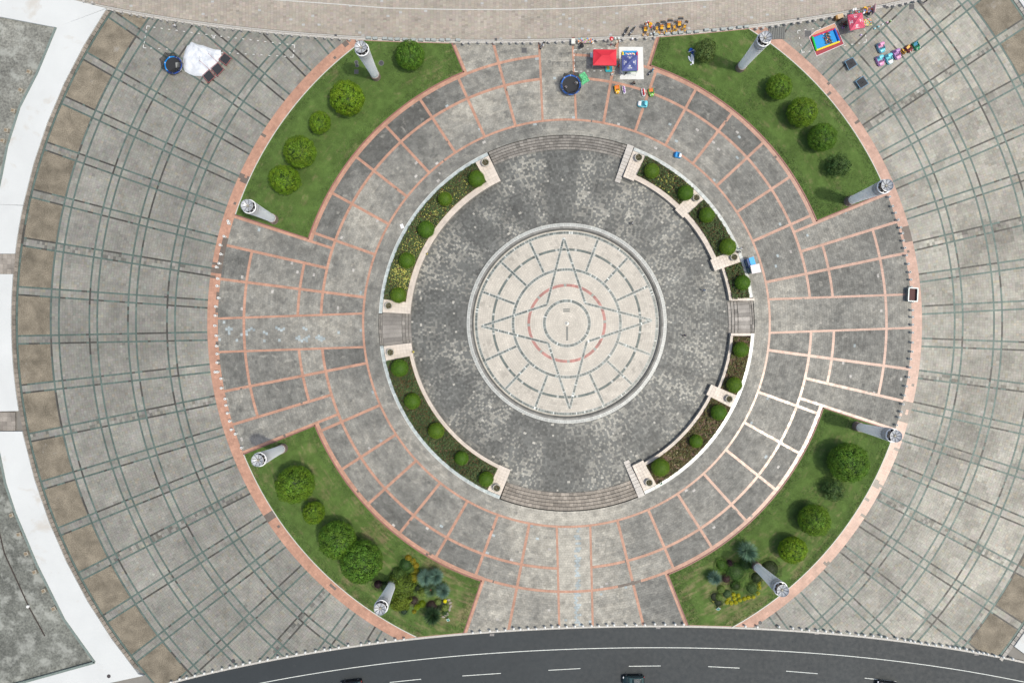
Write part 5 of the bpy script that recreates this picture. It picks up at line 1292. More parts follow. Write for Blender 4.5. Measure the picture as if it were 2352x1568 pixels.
car(1455.5,1563,math.pi+.02,'dark green car with roof slats driving left on the road',carp)
car(807,1575,.12+math.pi,'black car cut off by the lower edge at left of the road',mat('car_black', (.012,.012,.014), .2, .3, .7))
car(2040,1577,-.13+math.pi,'black car just entering the lower edge at right of the road',mat('car_black2', (.015,.016,.02), .2, .3, .7))

def kid_car(x, y, rot, label, c1, c2, c3, Lc=1.65, Wc=1.0, style='open'):
    """coin ride on wheels, nose towards +x"""
    t = thing('ride_car', label, 'ride car', (*W(x, y, .4)[:2], 0), rot, 'children ride cars')
    h = Lc/2
    def loop(z, k, n=20, nose=1.):
        pts = []
        for i in range(n):
            a = 2*math.pi*i/n; c_, s_ = math.cos(a), math.sin(a); e = .55
            pts.append((k*h*math.copysign(abs(c_)**e, c_), k*Wc/2*math.copysign(abs(s_)**e, s_)*(1-.12*max(0, c_)), z))
        return pts
    m1, m2, m3 = mat('toy_'+c1[0], c1[1], .25, 0, .6, var=.05), mat('toy_'+c2[0], c2[1], .25, 0, .6, var=.05), mat('toy_'+c3[0], c3[1], .3, 0, .6, var=.05)
    B().hull([loop(.08, .92), loop(.14, 1.0), loop(.30, 1.0), loop(.36, .93)]).obj('base', m1, t, smooth=False)
    if style == 'bike':
        B().hull([[(xx, w_*math.cos(a), .36+zt*.5*(1+math.sin(a))) for a in np.linspace(0, 6.28, 10, endpoint=False)] for xx, w_, zt in ((-h*.85,.10,.2),(-h*.4,.17,.35),(0,.15,.25),(h*.5,.20,.4),(h*.9,.10,.15))]).obj('body', m2, t, smooth=True)
        B().ball((-h*.25,0,.68), .15, 10, 6, 1.5, .9, .4).obj('seat', m3, t, smooth=True); B().tube((h*.28,-.26,.78), (h*.28,.26,.78), .025).obj('handlebar', trim, t)
        B().ball((h*.62,0,.72), .12, 10, 7).obj('head', m3, t, smooth=True)
    else:
        nose = [(h*.30,.80,.62),(h*.55,.78,.66),(h*.80,.62,.56),(h*.96,.40,.42)]
        B().hull([[(xx, w_*Wc/2*math.copysign(abs(math.cos(a))**.6, math.cos(a)), .34+(zt-.34)*.5*(1+math.sin(a))) for a in np.linspace(0, 2*math.pi, 14, endpoint=False)] for xx, w_, zt in nose]).obj('hood', m2, t, smooth=True)
        for s in (-1, 1):
            B().box((-h*.15, s*Wc*.42, .48), (Lc*.62,.10,.26)).obj('side_panel', m1, t, bevel=.03); B().ball((h*.80, s*Wc*.28, .58), .09, 8, 6).obj('headlight', mat('toy_white', (.8,.8,.8), .3), t, smooth=True)
            B().tube((h*.6, s*(Wc/2-.1), .12), (h*.6, s*(Wc/2+.01), .12), .12, None, 12).obj('wheel', tyre, t); B().tube((-h*.6, s*(Wc/2-.1), .12), (-h*.6, s*(Wc/2+.01), .12), .12, None, 12).obj('wheel', tyre, t)
        st = B().box((-h*.35,0,.44), (Lc*.30,Wc*.68,.12)).obj('seat', m3, t, bevel=.04); B().box((-h*.68,0,.66), (.12,Wc*.74,.50)).obj('backrest', m3, t, bevel=.05)
        B().box((h*.22,0,.70), (.04,Wc*.66,.26)).obj('windscreen', glass, t); B().lathe([(.12,0),(.14,.02),(.12,.04)], 14, (h*.08,0,.68)).obj('steering_wheel', trim, t)
        if style == 'canopy':
            for s in (-1, 1): B().tube((-h*.75, s*Wc*.36, .4), (-h*.60, s*Wc*.34, 1.15), .02).obj('canopy_post', m1, t)
            B().hull([[(-h*.55+xx, w_*math.cos(a), 1.12+z_+.05*math.sin(a)) for a in np.linspace(0, 6.28, 14, endpoint=False)] for xx, w_, z_ in ((-.28,.22,0),(-.16,.40,.06),(.05,.46,.10),(.24,.40,.08),(.34,.22,.0))]).obj('canopy', m3, t, smooth=True)
    return t
def c(n, *v): return (n, v)
Yl, Wh, Rd, Gn, Or, Cy, Bl, Pk, Pu, Mr, Dg, Br, Li = c('yellow',.80,.42,.01), c('white',.75,.76,.76), c('red',.55,.03,.04), c('green',.18,.42,.06), c('orange',.75,.20,.04), c('cyan',.16,.58,.66), c('blue',.02,.28,.62), c('pink',.68,.30,.48), c('purple',.42,.22,.46), c('maroon',.22,.03,.03), c('dark_green',.02,.22,.10), c('brown',.28,.15,.03), c('lilac',.45,.30,.65)
D = math.radians
kid_car(1417.5,205,D(-82),'yellow ride car parked leftmost of the row below the tents',Yl,Yl,Or)
kid_car(1433.3,206,D(-80),'narrow white and lilac ride-on beside the yellow ride car',Wh,Li,Pu,1.5,.62,'bike')
kid_car(1478,211.6,D(-82),'narrow red and white ride-on left of the green ride car',Wh,Rd,Rd,1.6,.72,'bike')
kid_car(1495.9,212,D(-80),'green ride car with orange seat',Gn,Gn,Or,1.62,1.05)
kid_car(1476,239,D(172),'cyan ride car with round canopy, lowest of the group near the tents',Cy,Wh,Cy,1.95,1.25,'canopy')
kid_car(1557,356,D(-12),'lone blue ride car near the upper right planter',Bl,Wh,Bl,1.5,1.1)
kid_car(2024,109.8,D(-68),'cyan and pink canopy ride car standing alone above its row',c('steel_blue',.14,.30,.42),Cy,Pk,2.0,1.45,'canopy')
kid_car(2022,139.6,D(-68),'pink ride car with cyan canopy at the left end of its row',Pu,Pk,Cy,2.0,1.45,'canopy')
kid_car(2042.3,135.5,D(-66),'cyan ride car with cyan canopy, second in its row',Cy,Wh,Cy,2.0,1.3,'canopy')
kid_car(2060.5,125,D(-64),'purple ride car with curved canopy, third in its row',Pu,Pk,Pu,2.0,1.3,'canopy')
kid_car(2074.2,118,D(-45),'small brown and yellow ride-on between purple and maroon ride cars',Br,Br,Yl,1.3,.7,'bike')
kid_car(2088,111.8,D(-50),'maroon ride car with yellow sign next to the green one',Mr,Mr,c('sand',.7,.45,.12),1.5,1.1)
kid_car(2104.5,105.6,D(-60),'dark green ride car at the right end of its row',Dg,Dg,c('teal_blue',.03,.22,.35),1.7,1.2)

def moto(x, y, rot, label, c1, Lm=1.8, scooter=False):
    t = thing('motorbike', label, 'motorbike', (*W(x, y, .5)[:2], 0), rot)
    m1 = mat('toy_'+c1[0], c1[1], .25, .1, .6, var=.05)
    for s in (-1, 1):
        w_ = B().tube((s*Lm*.38,-.05,.28), (s*Lm*.38,.05,.28), .28, None, 20).obj('wheel', tyre, t); B().tube((s*Lm*.38,-.055,.28), (s*Lm*.38,.055,.28), .14, None, 12).obj('rim', rimm, w_)
    B().hull([[(xx, w_*math.cos(a), z_+hh*math.sin(a)) for a in np.linspace(0, 6.28, 12, endpoint=False)] for xx, w_, z_, hh in ((-Lm*.48,.06,.68,.08),(-Lm*.3,.15,.62,.16),(0,.17,.48,.2),(Lm*.18,.13,.5,.2),(Lm*.3,.16,.72,.2),(Lm*.42,.08,.72,.1))]).obj('body', m1, t, smooth=True)
    B().ball((-Lm*.16,0,.80), .17, 12, 7, 2.2, .9, .45).obj('seat', trim, t, smooth=True)
    B().tube((Lm*.27,-.34,1.02), (Lm*.27,.34,1.02), .02).obj('handlebar', rimm, t); B().tube((Lm*.27,0,1.0), (Lm*.38,0,.3), .03).obj('fork', rimm, t)
    for s in (-1, 1): B().ball((Lm*.27, s*.34, 1.12), .06, 8, 5, .5, 1, 1).obj('mirror', trim, t)
    B().ball((Lm*.36,0,.86), .09, 10, 6).obj('headlight', lamp, t); B().box((-Lm*.45,0,.78), (.2,.24,.06)).obj('rack', rimm, t)
moto(1438.4,72,D(-120),'dark motorbike, left of the two parked on the upper pavement',c('bike_black',.03,.03,.035),2.0)
moto(1453,71,D(-125),'black and silver motorbike, right of the two parked on the upper pavement',c('bike_silver',.18,.18,.19),2.0)
moto(1496.4,164.4,D(50),'blue scooter parked at the lawn corner',c('scooter_blue',.03,.22,.34),1.55)
moto(1247,103,D(60),'black scooter ridden by the person in white shirt',c('bike_black',.03,.03,.035),1.6)

yel = mat('trike_yellow', (.72,.40,.02), .35, var=.06); blk = mat('trike_black', (.025,.027,.03), .5); grn = mat('trike_green', (.1,.3,.12), .5); orr = mat('trike_orange', (.65,.20,.03), .4)
def wheel(t, p, r, ax='x', name='wheel'):
    d = Vector((.03,0,0)) if ax == 'x' else Vector((0,.03,0)); p = Vector(p)
    w_ = B().lathe([(r,-.02),(r+.02,0),(r,.02),(r-.03,0)], 20).obj(name, tyre, t, tuple(p), (0, math.pi/2, 0) if ax == 'x' else (math.pi/2, 0, 0))
    B().tube((0,0,-.03), (0,0,.03), .04, None, 8).obj('hub', rimm, w_)
    b = B()
    for k in range(6): a = k*math.pi/3; b.tube((0,0,0), (r*math.cos(a), r*math.sin(a), 0), .006, None, 4)
    b.obj('spokes', rimm, w_)
def trike(x, y, rot, label, big=True):
    """pedal rickshaw, front towards -y"""
    t = thing('pedal_cart', label, 'pedal cart', (*W(x, y, .8)[:2], 0), rot, 'yellow pedal carts')
    Lb = 1.9 if big else 1.35; Wd = .95 if big else .6
    f = B(); f.tube((-.25,-Lb/2,.35), (-.25,Lb/2,.40), .025); f.tube((.25,-Lb/2,.35), (.25,Lb/2,.40), .025); f.tube((-Wd/2,-Lb*.4,.3), (Wd/2,-Lb*.4,.3), .02); f.tube((-Wd/2,Lb*.4,.3), (Wd/2,Lb*.4,.3), .02); f.obj('frame', orr, t)
    for s in (-1, 1):
        wheel(t, (s*Wd/2,-Lb*.38,.26), .24); wheel(t, (s*Wd/2,Lb*.38,.26), .24)
        B().box((s*Wd/2,-Lb*.38,.54), (.12,.46,.04)).obj('mudguard', yel, t, bevel=.02)
        B().tube((s*Wd*.46,Lb*.45,.35), (s*Wd*.5,Lb*.42,1.65), .02).obj('canopy_post', blk, t)
    B().box((0,Lb*.05,.60), (Wd*.62,.42,.10)).obj('front_seat', yel, t, bevel=.03); B().box((0,Lb*.19,.82), (Wd*.62,.08,.40)).obj('backrest', yel, t, bevel=.03)
    if big: B().box((0,Lb*.33,.60), (Wd*.62,.30,.10)).obj('rear_seat', orr, t, bevel=.03); B().box((0,-.12*Lb,.50), (Wd*.5,.26,.05)).obj('floor_board', blk, t)
    cn_ = B().box((0,Lb*.40,1.66), (Wd*1.08,.42,.03)).obj('canopy', blk, t); B().tube((-Wd*.56,Lb*.56,1.72), (Wd*.56,Lb*.56,1.72), .035).obj('canopy_bar', mat('trike_brown', (.16,.08,.03), .6), cn_)
    for s in (-1, 1): B().box((s*Wd*.42,Lb*.54,1.70), (.08,.14,.03)).obj('canopy_bracket', yel, cn_)
    B().lathe([(.15,0),(.17,.015),(.15,.03)], 14, (0,-Lb*.2,.92)).obj('steering_wheel', blk, t); B().tube((0,-Lb*.32,.4), (0,-Lb*.2,.92), .02).obj('steering_post', blk, t)
    B().box((0,-Lb*.50,.44), (Wd*.46,.05,.20)).obj('front_plate', mat('toy_white', (.8,.8,.8), .3), t)
    if not big: B().lathe([(.28,0),(.25,.20),(.30,.24)], 14, (0,-Lb*.30,.5)).obj('basket', yel, t)
    return t
trike(1520.8,65.3,.02,'large yellow pedal cart, leftmost of three behind the stone blocks'); trike(1536.8,61.8,.02,'large yellow pedal cart, middle one of three behind the stone blocks'); trike(1561.4,57.1,.03,'large yellow pedal cart, highest of three behind the stone blocks'); trike(1483.3,69.6,.0,'large pedal cart with balloons tied to it at the left end of the carts')
trike(1509,66,.0,'small yellow pedal cart just right of the balloon cart',False); trike(1549.7,63,.05,'small yellow pedal cart between the middle and highest large carts',False); trike(1572.7,62,-.25,'small tilted yellow pedal cart at the right end of the carts',False)
def bicycle(x, y, rot, label):
    t = thing('bicycle', label, 'bicycle', (*W(x, y, .5)[:2], 0), rot)
    wheel(t, (-.5,0,.32), .31, 'y'); wheel(t, (.5,0,.32), .31, 'y')
    f = B(); f.tube((-.5,0,.32), (-.12,0,.72), .018); f.tube((-.12,0,.72), (.38,0,.75), .018); f.tube((.38,0,.75), (.05,0,.3), .018); f.tube((.05,0,.3), (-.12,0,.72), .018); f.tube((-.5,0,.32), (.05,0,.3), .015); f.tube((.5,0,.32), (.36,0,.92), .018); f.obj('frame', blk, t)
    B().tube((.36,-.27,.95), (.36,.27,.95), .015).obj('handlebar', rimm, t); B().ball((-.15,0,.85), .09, 8, 6, 1.5, .8, .4).obj('saddle', blk, t); B().box((.62,0,.75), (.26,.36,.22)).obj('basket', mat('bike_basket', (.5,.55,.55), .5), t)
bicycle(1495.5,72,D(-95),'bicycle with grey basket between the balloon cart and the small cart'); bicycle(1501,69,D(-80),'dark bicycle leaning behind the first stone block near the carts')
# balloons
bl = thing('balloon_bunch', 'bunch of white, yellow and red balloons tied over the left pedal cart', 'balloons', (*W(1490,58,1.8)[:2], 1.3))
for i, (dx, dy, dz, cc) in enumerate([(-.4,.6,.5,Wh),(-.1,.6,.6,Wh),(-.3,.1,.5,Wh),(.1,.15,.7,Yl),(.3,.35,.6,Yl),(.45,.0,.5,Yl),(.15,-.25,.6,Yl),(.55,.3,.4,Yl),(-.15,.4,.8,Rd),(.35,-.4,.4,Rd),(.6,-.1,.3,Pk),(-.5,.2,.3,Or)]):
    o = B().ball((0,0,0), .20, 12, 8, .85, .85, 1.2).obj('balloon', mat('toy_'+cc[0], cc[1], .25), bl, (dx, dy, dz), smooth=True); B().tube((0,0,-.24), (-dx, -dy, -dz-.3), .006, None, 4).obj('string', blk, o)

# ------------------------------------------------------------------ trampolines
navy = mat('pad_blue', (.02,.13,.50), .45, var=.12); cyanb = mat('pad_bright_blue', (.01,.26,.75), .4, var=.05); jump = mat('jump_mat', (.022,.024,.028), .7, var=.1); netm = mat('net', (.02,.02,.02), .9, alpha=.65); frm = mat('tramp_frame', (.35,.36,.38), .3, .7)
def trampoline(x, y, r, label, pad, n=8, ht=2.5, lighthalf=None):
    R = r/PM; t = thing('trampoline', label, 'trampoline', (*W(x, y, .8)[:2], 0))
    B().lathe([(R-.30,.80),(R-.30,.83),(R,.83),(R+.02,.76)], 40).obj('pad', pad, t)
    if lighthalf:
        b = B(); A_ = np.linspace(*lighthalf, 16); 
        vs = [(rr*math.cos(a), rr*math.sin(a), .842) for a in A_ for rr in (R-.29, R-.01)]; b.add(vs, [(2*i, 2*i+1, 2*i+3, 2*i+2) for i in range(15)]); b.obj('pad_cover', cyanb, t)
    B().lathe([(R-.30,.79),(.01,.78)], 40).obj('jump_mat', jump, t); B().lathe([(R-.02,.72),(R+.03,.75),(R-.02,.78),(R-.07,.75)], 40).obj('frame_ring', frm, t)
    nb = B(); 
    for i in range(n):
        a0 = 2*math.pi*i/n+.2; a1 = 2*math.pi*(i+1)/n+.2
        p = lambda a, rr, z: (rr*math.cos(a), rr*math.sin(a), z); am_ = (a0+a1)/2
        nb.add([p(a0,R+.02,.8), p(a1,R+.02,.8), p(a1,R+.16,ht), p(am_,R*.93,ht-.08), p(a0,R+.16,ht)], [(0,1,2,3,4)])
        B().tube(p(a0,R+.04,.0), p(a0,R+.17,ht+.03), .028, None, 7).obj('post', dk, t); B().tube(p(a0,R+.04,.75), p(a0+.12,R+.05,.02), .022, None, 6).obj('leg', frm, t)
        B().box((0,0,0), (.12,.34,.02)).obj('pad_tab', mat('pad_tab', (.35,.45,.62), .5), t, p(a0,R-.14,.845), a0+math.pi/2)
    nb.obj('net', netm, t)
    return t
trampoline(397.5,149.2,20.6,'round blue trampoline with a slumping dark net at the upper left',mat('pad_navy', (.015,.06,.30), .5),7,2.4,(1.4,4.0))
o = tag(B().box((0,0,.1), (.75,.95,.2)).obj('box', mat('box_grey', (.30,.31,.30), .6), None, (*W(408.5,150,.9)[:2], .80), .1), 'grey box lying on the upper left trampoline mat', 'box')
trampoline(1311,195,23.2,'large round trampoline with two children, near the red tent',navy,9,2.5)
pm_ = mat('play_mat', (.09,.42,.18), .6, var=.75, scale=3.2)
P = [W(*p)[:2] for p in ((1342.8,165),(1354.6,185.3),(1337.4,196.6),(1328.8,172.4))]; tag(B().prism(P, .012, .03).obj('play_mat', pm_), 'bright green patterned play mat beside the large trampoline', 'mat')
def square_tramp(pts, label, fr, z=.55, tilt=0, splay=True):
    t = thing('bungee_trampoline', label, 'trampoline', (0,0,0)); Q = [Vector(W(*p, z)) for p in pts]; cen = sum(Q, Vector())/4
    ins = [cen+(q-cen)*.86 for q in Q]; B().prism([tuple(q.xy) for q in ins], z-.02, z).obj('jump_mat', jump, t)
    for i in range(4):
        a, b_ = Q[i], Q[(i+1) % 4]; B().tube(a, b_, .045, None, 8).obj('frame_tube', fr, t)
        B().tube((a.x, a.y, 0), a, .035, None, 7).obj('leg', fr, t)
        for k in range(1, 12):
            p = a+(b_-a)*k/12; p2 = cen+(p-cen)*.87; B().tube(p, p2, .012, None, 4).obj('spring', mat('spring', (.5,.42,.42), .4, .5), t)
    return t, Q, cen
def Z1p(u, v): return (356+u*.083, 86.1+v*.083)
def Z5(u, v): return (1929.4+u*.083, 86.1+v*.083)
redf = mat('red_frame', (.30,.06,.06), .5); bluef = mat('blue_frame', (.12,.28,.42), .4)
for pts, lab in ((((1760,610),(1920,425),(2120,575),(1970,775)),'upper right of the three square black trampolines with red frames'),(((1540,860),(1740,695),(1905,880),(1725,1070)),'middle one of the three square black trampolines with red frames'),(((1310,1060),(1500,885),(1660,1090),(1480,1260)),'lower left of the three square black trampolines with red frames')):
    t, Q, cen = square_tramp([Z1p(*p) for p in pts], lab, redf, .5)
    q = Q[1]; B().tube((q.x, q.y, .1), (q.x-1.1, q.y+1.0, 2.3), .03, None, 6).obj('bungee_pole', redf, t); q = Q[3]; B().tube((q.x, q.y, .05), (q.x-.5, q.y+.3, .1), .03).obj('foot_bar', redf, t)
for pts, lab in ((((130,665),(350,555),(485,750),(250,910)),'upper of the two square dark trampolines with blue frames'),(((430,1215),(640,1070),(795,1280),(575,1425)),'lower of the two square dark trampolines with blue frames')):
    t, Q, cen = square_tramp([Z5(*p) for p in pts], lab, bluef, .6)
    B().prism([tuple((cen+(q-cen)*.93).xy) for q in Q], .575, .595).obj('pad', mat('pad_slate', (.05,.07,.085), .6), t)
    h_ = B(); h_.tube(cen+Vector((-.3,-.1,.03)), cen+Vector((.2,.25,.05)), .04); h_.tube(cen+Vector((-.1,-.3,.03)), cen+Vector((.3,.1,.05)), .04); h_.tube(cen+Vector((-.25,.15,.03)), cen+Vector((.2,-.1,.05)), .03); h_.obj('harness', blk, t)
    b = B()
    for i in (1, 3): q = Q[i]; b.tube((q.x, q.y, 0), (q.x+(.6 if i == 1 else -.6), q.y+(1.1 if i == 1 else -.2), .05), .025)
    b.obj('outrigger', mat('pole_green', (.12,.2,.1), .6), t)
# deflated white bouncy castle
out = [(1000,110),(1090,150),(1180,185),(1300,205),(1450,260),(1600,310),(1800,335),(1810,430),(1820,490),(1790,570),(1740,640),(1660,760),(1570,860),(1450,950),(1340,1060),(1200,1055),(1060,1050),(930,1000),(810,930),(775,850),(760,700),(750,560),(790,430),(830,300),(870,220),(930,190),(960,130)]
pts = [Vector(W(*Z1p(*p), .3)[:2]) for p in out]; cen = sum(pts, Vector((0,0)))/len(pts); nr = 22; n = len(pts)*3; ring = []
for i in range(n):
    a, b_, f = pts[i//3], pts[(i//3+1) % len(pts)], (i % 3)/3; ring.append(a.lerp(b_, f))
vs = []; 
for j in range(nr+1):
    s = j/nr
    for i, q in enumerate(ring):
        p = q+(cen-q)*(s*.985); ar = math.atan2((p-cen).y, (p-cen).x); e = 1-(1-min(1, s*3.2))**2
        fold = .05*math.sin(ar*5+p.x*2.3)*(1-s)**2+.6*(float(fbm(p.x*.9, p.y*.9, 41, 3))-.5)+.07*math.sin(p.x*2.1+p.y*3.1+3*math.sin(p.x*.8+p.y*.5))
        vs.append((p.x, p.y, .02+e*(.42+fold)))
fs = [(j*n+i, j*n+(i+1) % n, (j+1)*n+(i+1) % n, (j+1)*n+i) for j in range(nr) for i in range(n)]
o = B().add(vs, fs).obj('deflated_castle', mat('white_vinyl', (.62,.645,.68), .5, var=.04), None, smooth=True); tag(o, 'large white sheet of a deflated bouncy castle between trampolines', 'white sheet')

# ------------------------------------------------------------------ tents and stalls
redc = mat('red_canopy', (.62,.025,.045), .65, var=.05, scale=2); bluc = mat('blue_canopy', (.07,.09,.26), .65, var=.06, scale=2); pinc = mat('pink_canopy', (.56,.08,.14), .65, var=.06, scale=2); wpr = mat('print_white', (.75,.76,.78), .6, var=.05)
def tent(label, C4, apex, zc, za, m, legs=True, val=.22):
    t = thing('canopy_tent', label, 'tent', (0,0,0)); Q = [Vector(W(*p, zc)) for p in C4]; Ap = [Vector(W(*p, za)) for p in apex]
    # panels sag between hips
    def panel(a, b_, c0, c1):
        b = B(); nn = 6; vs = []
        for j in range(nn+1):
            v = j/nn
            for i in range(nn+1):
                u = i/nn; lo = a.lerp(b_, u); hi = c0.lerp(c1, u); p = lo.lerp(hi, v); p.z -= .10*math.sin(math.pi*u)*math.sin(math.pi*v); vs.append(tuple(p))
        b.add(vs, [(j*(nn+1)+i, j*(nn+1)+i+1, (j+1)*(nn+1)+i+1, (j+1)*(nn+1)+i) for j in range(nn) for i in range(nn)]); b.obj('roof_panel', m, t, smooth=True)
    if len(Ap) == 2: caps = [(Ap[0],Ap[1]),(Ap[1],Ap[1]),(Ap[1],Ap[0]),(Ap[0],Ap[0])]
    else: caps = [(Ap[0],Ap[0])]*4
    for i in range(4):
        a, b_ = Q[i], Q[(i+1) % 4]; panel(a, b_, *caps[i])
        v = B(); v.add([tuple(a), tuple(b_), (b_.x, b_.y, b_.z-val), (a.x, a.y, a.z-val)], [(3,2,1,0)]); v.obj('valance', m, t)
        B().tube((a.x, a.y, 0), tuple(a), .03, None, 7).obj('leg', mat('tent_leg', (.55,.56,.57), .35, .6), t)
        hp = caps[i][0]; B().tube(a, hp, .02, None, 5).obj('hip_seam', m, t)
        B().tube(a-Vector((0,0,.35)), b_-Vector((0,0,.35)), .015, None, 5).obj('scissor_bar', MATS['tent_leg'], t)
    return t, Q, Ap
tent('red gabled canopy tent near the large trampoline', [(1362.7,113.9),(1415.8,114.4),(1415.8,150.4),(1362.1,149.9)], [(1382.5,127.3),(1399.2,127.3)], 2.5, 3.3, redc, val=.3)
t, Q, Ap = tent('dark blue square canopy tent with white lettering', [(1428.2,126.8),(1464.7,127.3),(1464.2,162.7),(1428.7,163.3)], [(1447.2,140)], 2.4, 3.1, bluc)
def on_panel(Q, Ap, i, u, v, w_, h_, m, t, name='print_mark', lift=.03, sh=None):
    a, b_ = Q[i], Q[(i+1) % 4]; ap = Ap[0]; lo = a.lerp(b_, u); p = lo.lerp(ap, v); p.z -= .10*math.sin(math.pi*u)*math.sin(math.pi*v)
    d = (b_-a).normalized(); up = (ap-(a+b_)/2); up = (up-d*up.dot(d)).normalized(); nrm = d.cross(up); nrm = nrm if nrm.z > 0 else -nrm; p = p+nrm*lift
    if sh: V = [p+d*x*w_+up*y*h_ for x, y in sh]; F = [tuple(range(len(sh)))]
    else: V = [p-d*w_/2-up*h_/2, p+d*w_/2-up*h_/2, p+d*w_/2+up*h_/2, p-d*w_/2+up*h_/2]; F = [(0,1,2,3)]
    B().add([tuple(v_) for v_ in V], F).obj(name, m, t)
def glyph(Q, Ap, i, u, v, s, kind, t):
    """blocky letter strokes, too small in the photograph to be read"""
    a, b_ = Q[i], Q[(i+1) % 4]; ln = (b_-a).length
    st = {'e': [(0,.4,.8,.2),(0,0,.8,.2),(0,-.4,.8,.2),(-.35,0,.2,.8)], 'n': [(-.3,0,.22,.9),(.3,0,.22,.9),(0,.35,.6,.2)], 'o': [(-.3,0,.22,.9),(.3,0,.22,.9),(0,.38,.6,.2),(0,-.38,.6,.2)], 'l': [(0,0,.25,1.2)], 's': [(0,.42,.8,.18),(0,0,.8,.18),(0,-.42,.8,.18),(-.3,.2,.2,.4),(.3,-.2,.2,.4)]}[kind]
    for (x, y, w_, h_) in st: on_panel(Q, Ap, i, u+x*s/ln, v+y*s/1.7, w_*s, h_*s, wpr, t)
for i in range(4):
    for k, g in enumerate('enoln'): glyph(Q, Ap, i, .34+k*.08, .30, .20, g, t)
    for k, g in enumerate('se'): glyph(Q, Ap, i, .44+k*.13, .50, .26, g, t)
t, Q, Ap = tent('rose pink canopy tent with white heart prints', [(1946.5,35),(1980.3,29),(1986.8,63.3),(1953,70.6)], [(1967.5,47.5)], 2.5, 3.3, pinc)
hrt = [(0,-.5),(.4,-.1),(.5,.2),(.35,.42),(.12,.4),(0,.2),(-.12,.4),(-.35,.42),(-.5,.2),(-.4,-.1)]
hin = [(x*.5, y*.5) for x, y in hrt]
for i in range(4):
    on_panel(Q, Ap, i, .5, .42, .5, .5, wpr, t, 'heart_print', .03, hrt); on_panel(Q, Ap, i, .5, .42, .5, .5, pinc, t, 'heart_print', .037, hin)
    for k in range(5): on_panel(Q, Ap, i, .36+.07*k, .17+.03*(k % 2), .13, .09, wpr, t)
# white ground sheet
P = [(1421.7,108.5),(1474.4,107),(1476.5,110),(1479.2,182),(1423.9,183.2),(1420.7,114)]
sh = thing('ground_sheet', 'white ground sheet spread under the blue tent', 'sheet'); wsheet = mat('white_sheet', (.66,.67,.64), .6, var=.05, scale=1.5)
for k in range(3):
    f0, f1 = k/3, (k+1)/3; a = Vector(W(1421.7+f0*55,108.3)[:2]); b_ = Vector(W(1421.7+f1*55-.15,108.3)[:2]); c_ = Vector(W(1424+f1*55-.15,182.5)[:2]); d_ = Vector(W(1424+f0*55,182.8)[:2])
    B().prism([tuple(a), tuple(b_), tuple(c_), tuple(d_)], .012, .022).obj('sheet_strip', wsheet, sh)
def pool(label, C4, z, cols, tr, floor, fillm=None):
    t = thing('inflatable_pool', label, 'inflatable pool'); Q = [Vector(W(*p, z)) for p in C4]
    for i in range(4):
        a, b_ = Q[i].copy(), Q[(i+1) % 4].copy(); a.z = b_.z = z*.55; B().tube(a, b_, tr, None, 14).obj('tube_wall', cols[i], t, smooth=False)
    B().prism([tuple(q.xy) for q in Q], .03, .07).obj('pool_floor', floor, t)
    return t, Q
toyc = lambda q: mat('toy_'+q[0], q[1], .25)
pb_ = mat('pool_blue', (.01,.27,.62), .3, var=.06)
pool('inflatable pool with coloured walls half under the blue tent', [(1431,118.5),(1463.5,118.5),(1463.5,161),(1431,161)], .5, [toyc(Bl), toyc(c('crimson',.50,.03,.09)), toyc(c('grass_green',.02,.5,.05)), toyc(c('gold',.80,.60,.03))], .20, pb_)
for i in range(9): 
    o = B().ball((0,0,.1), .16, 8, 6, 1.4, .8, .8).obj('pool_toy', toyc([Wh,Pk,Wh,Yl][i % 4]), None, (*W(1438+i*2.4, 122.5+(i % 3)*1.3, .2)[:2], .06), i); tag(o, ordinal(i)+' pale toy from the left in the pool under the blue tent', 'toy', 'pale toys in the pool under the blue tent')
pool('small turquoise pool in front of the red tent', [(1392,142),(1405.5,142),(1405.5,163.5),(1392,163.5)], .4, [toyc(c('turquoise',.05,.45,.5))]*4, .10, mat('pool_turq', (.03,.42,.50), .3))
o = tag(B().box((0,0,.1), (.5,.9,.12)).obj('toy_tray', mat('toy_mix', (.45,.38,.05), .5, var=.8, scale=9), None, (*W(1396,156)[:2], .08), .1), 'yellow toys floating in the small turquoise pool', 'toys')
def Z4(u, v): return (1849+u*.08057, 5.74+v*.08057)
matt = thing('mat', 'peach and maroon mat under the colourful pool', 'mat')
B().prism([W(*Z4(*p))[:2] for p in ((850,600),(930,780),(200,1060),(120,1000),(305,830))], .012, .03).obj('peach_half', mat('peach_mat', (.55,.30,.19), .6), matt)
B().prism([W(*Z4(*p))[:2] for p in ((930,782),(1108,1190),(328,1525),(122,1004),(200,1062))], .012, .032).obj('maroon_half', mat('maroon_mat', (.30,.035,.05), .6), matt)
ed = B(); E = [(850,596),(1112,1190),(326,1532),(112,1000),(300,826)]
for i in range(5): ed.tube(W(*Z4(*E[i]), .05), W(*Z4(*E[(i+1) % 5]), .05), .06, None, 6)
ed.obj('mat_edge', mat('pale_edge', (.72,.66,.66), .6), matt)
C4 = [Z4(225,965), Z4(855,735), Z4(1000,1105), Z4(335,1355)]
t, Q = pool('bright pool with red, blue, yellow and green walls beside the pink tent', C4, .5, [toyc(c('crimson',.55,.03,.09)), toyc(c('royal_blue',.01,.12,.55)), toyc(c('gold',.85,.60,.02)), toyc(c('grass_green',.02,.5,.05))], .18, pb_)
hp = thing('toy_pile', 'pile of dark building toys in the middle of the bright pool', 'toys', (0,0,.08)); n = 0
cols_ = [mat('toy_dark', (.035,.025,.02), .5), mat('toy_dark2', (.06,.04,.035), .5), toyc(Yl), toyc(Rd), toyc(Wh), toyc(Bl)]
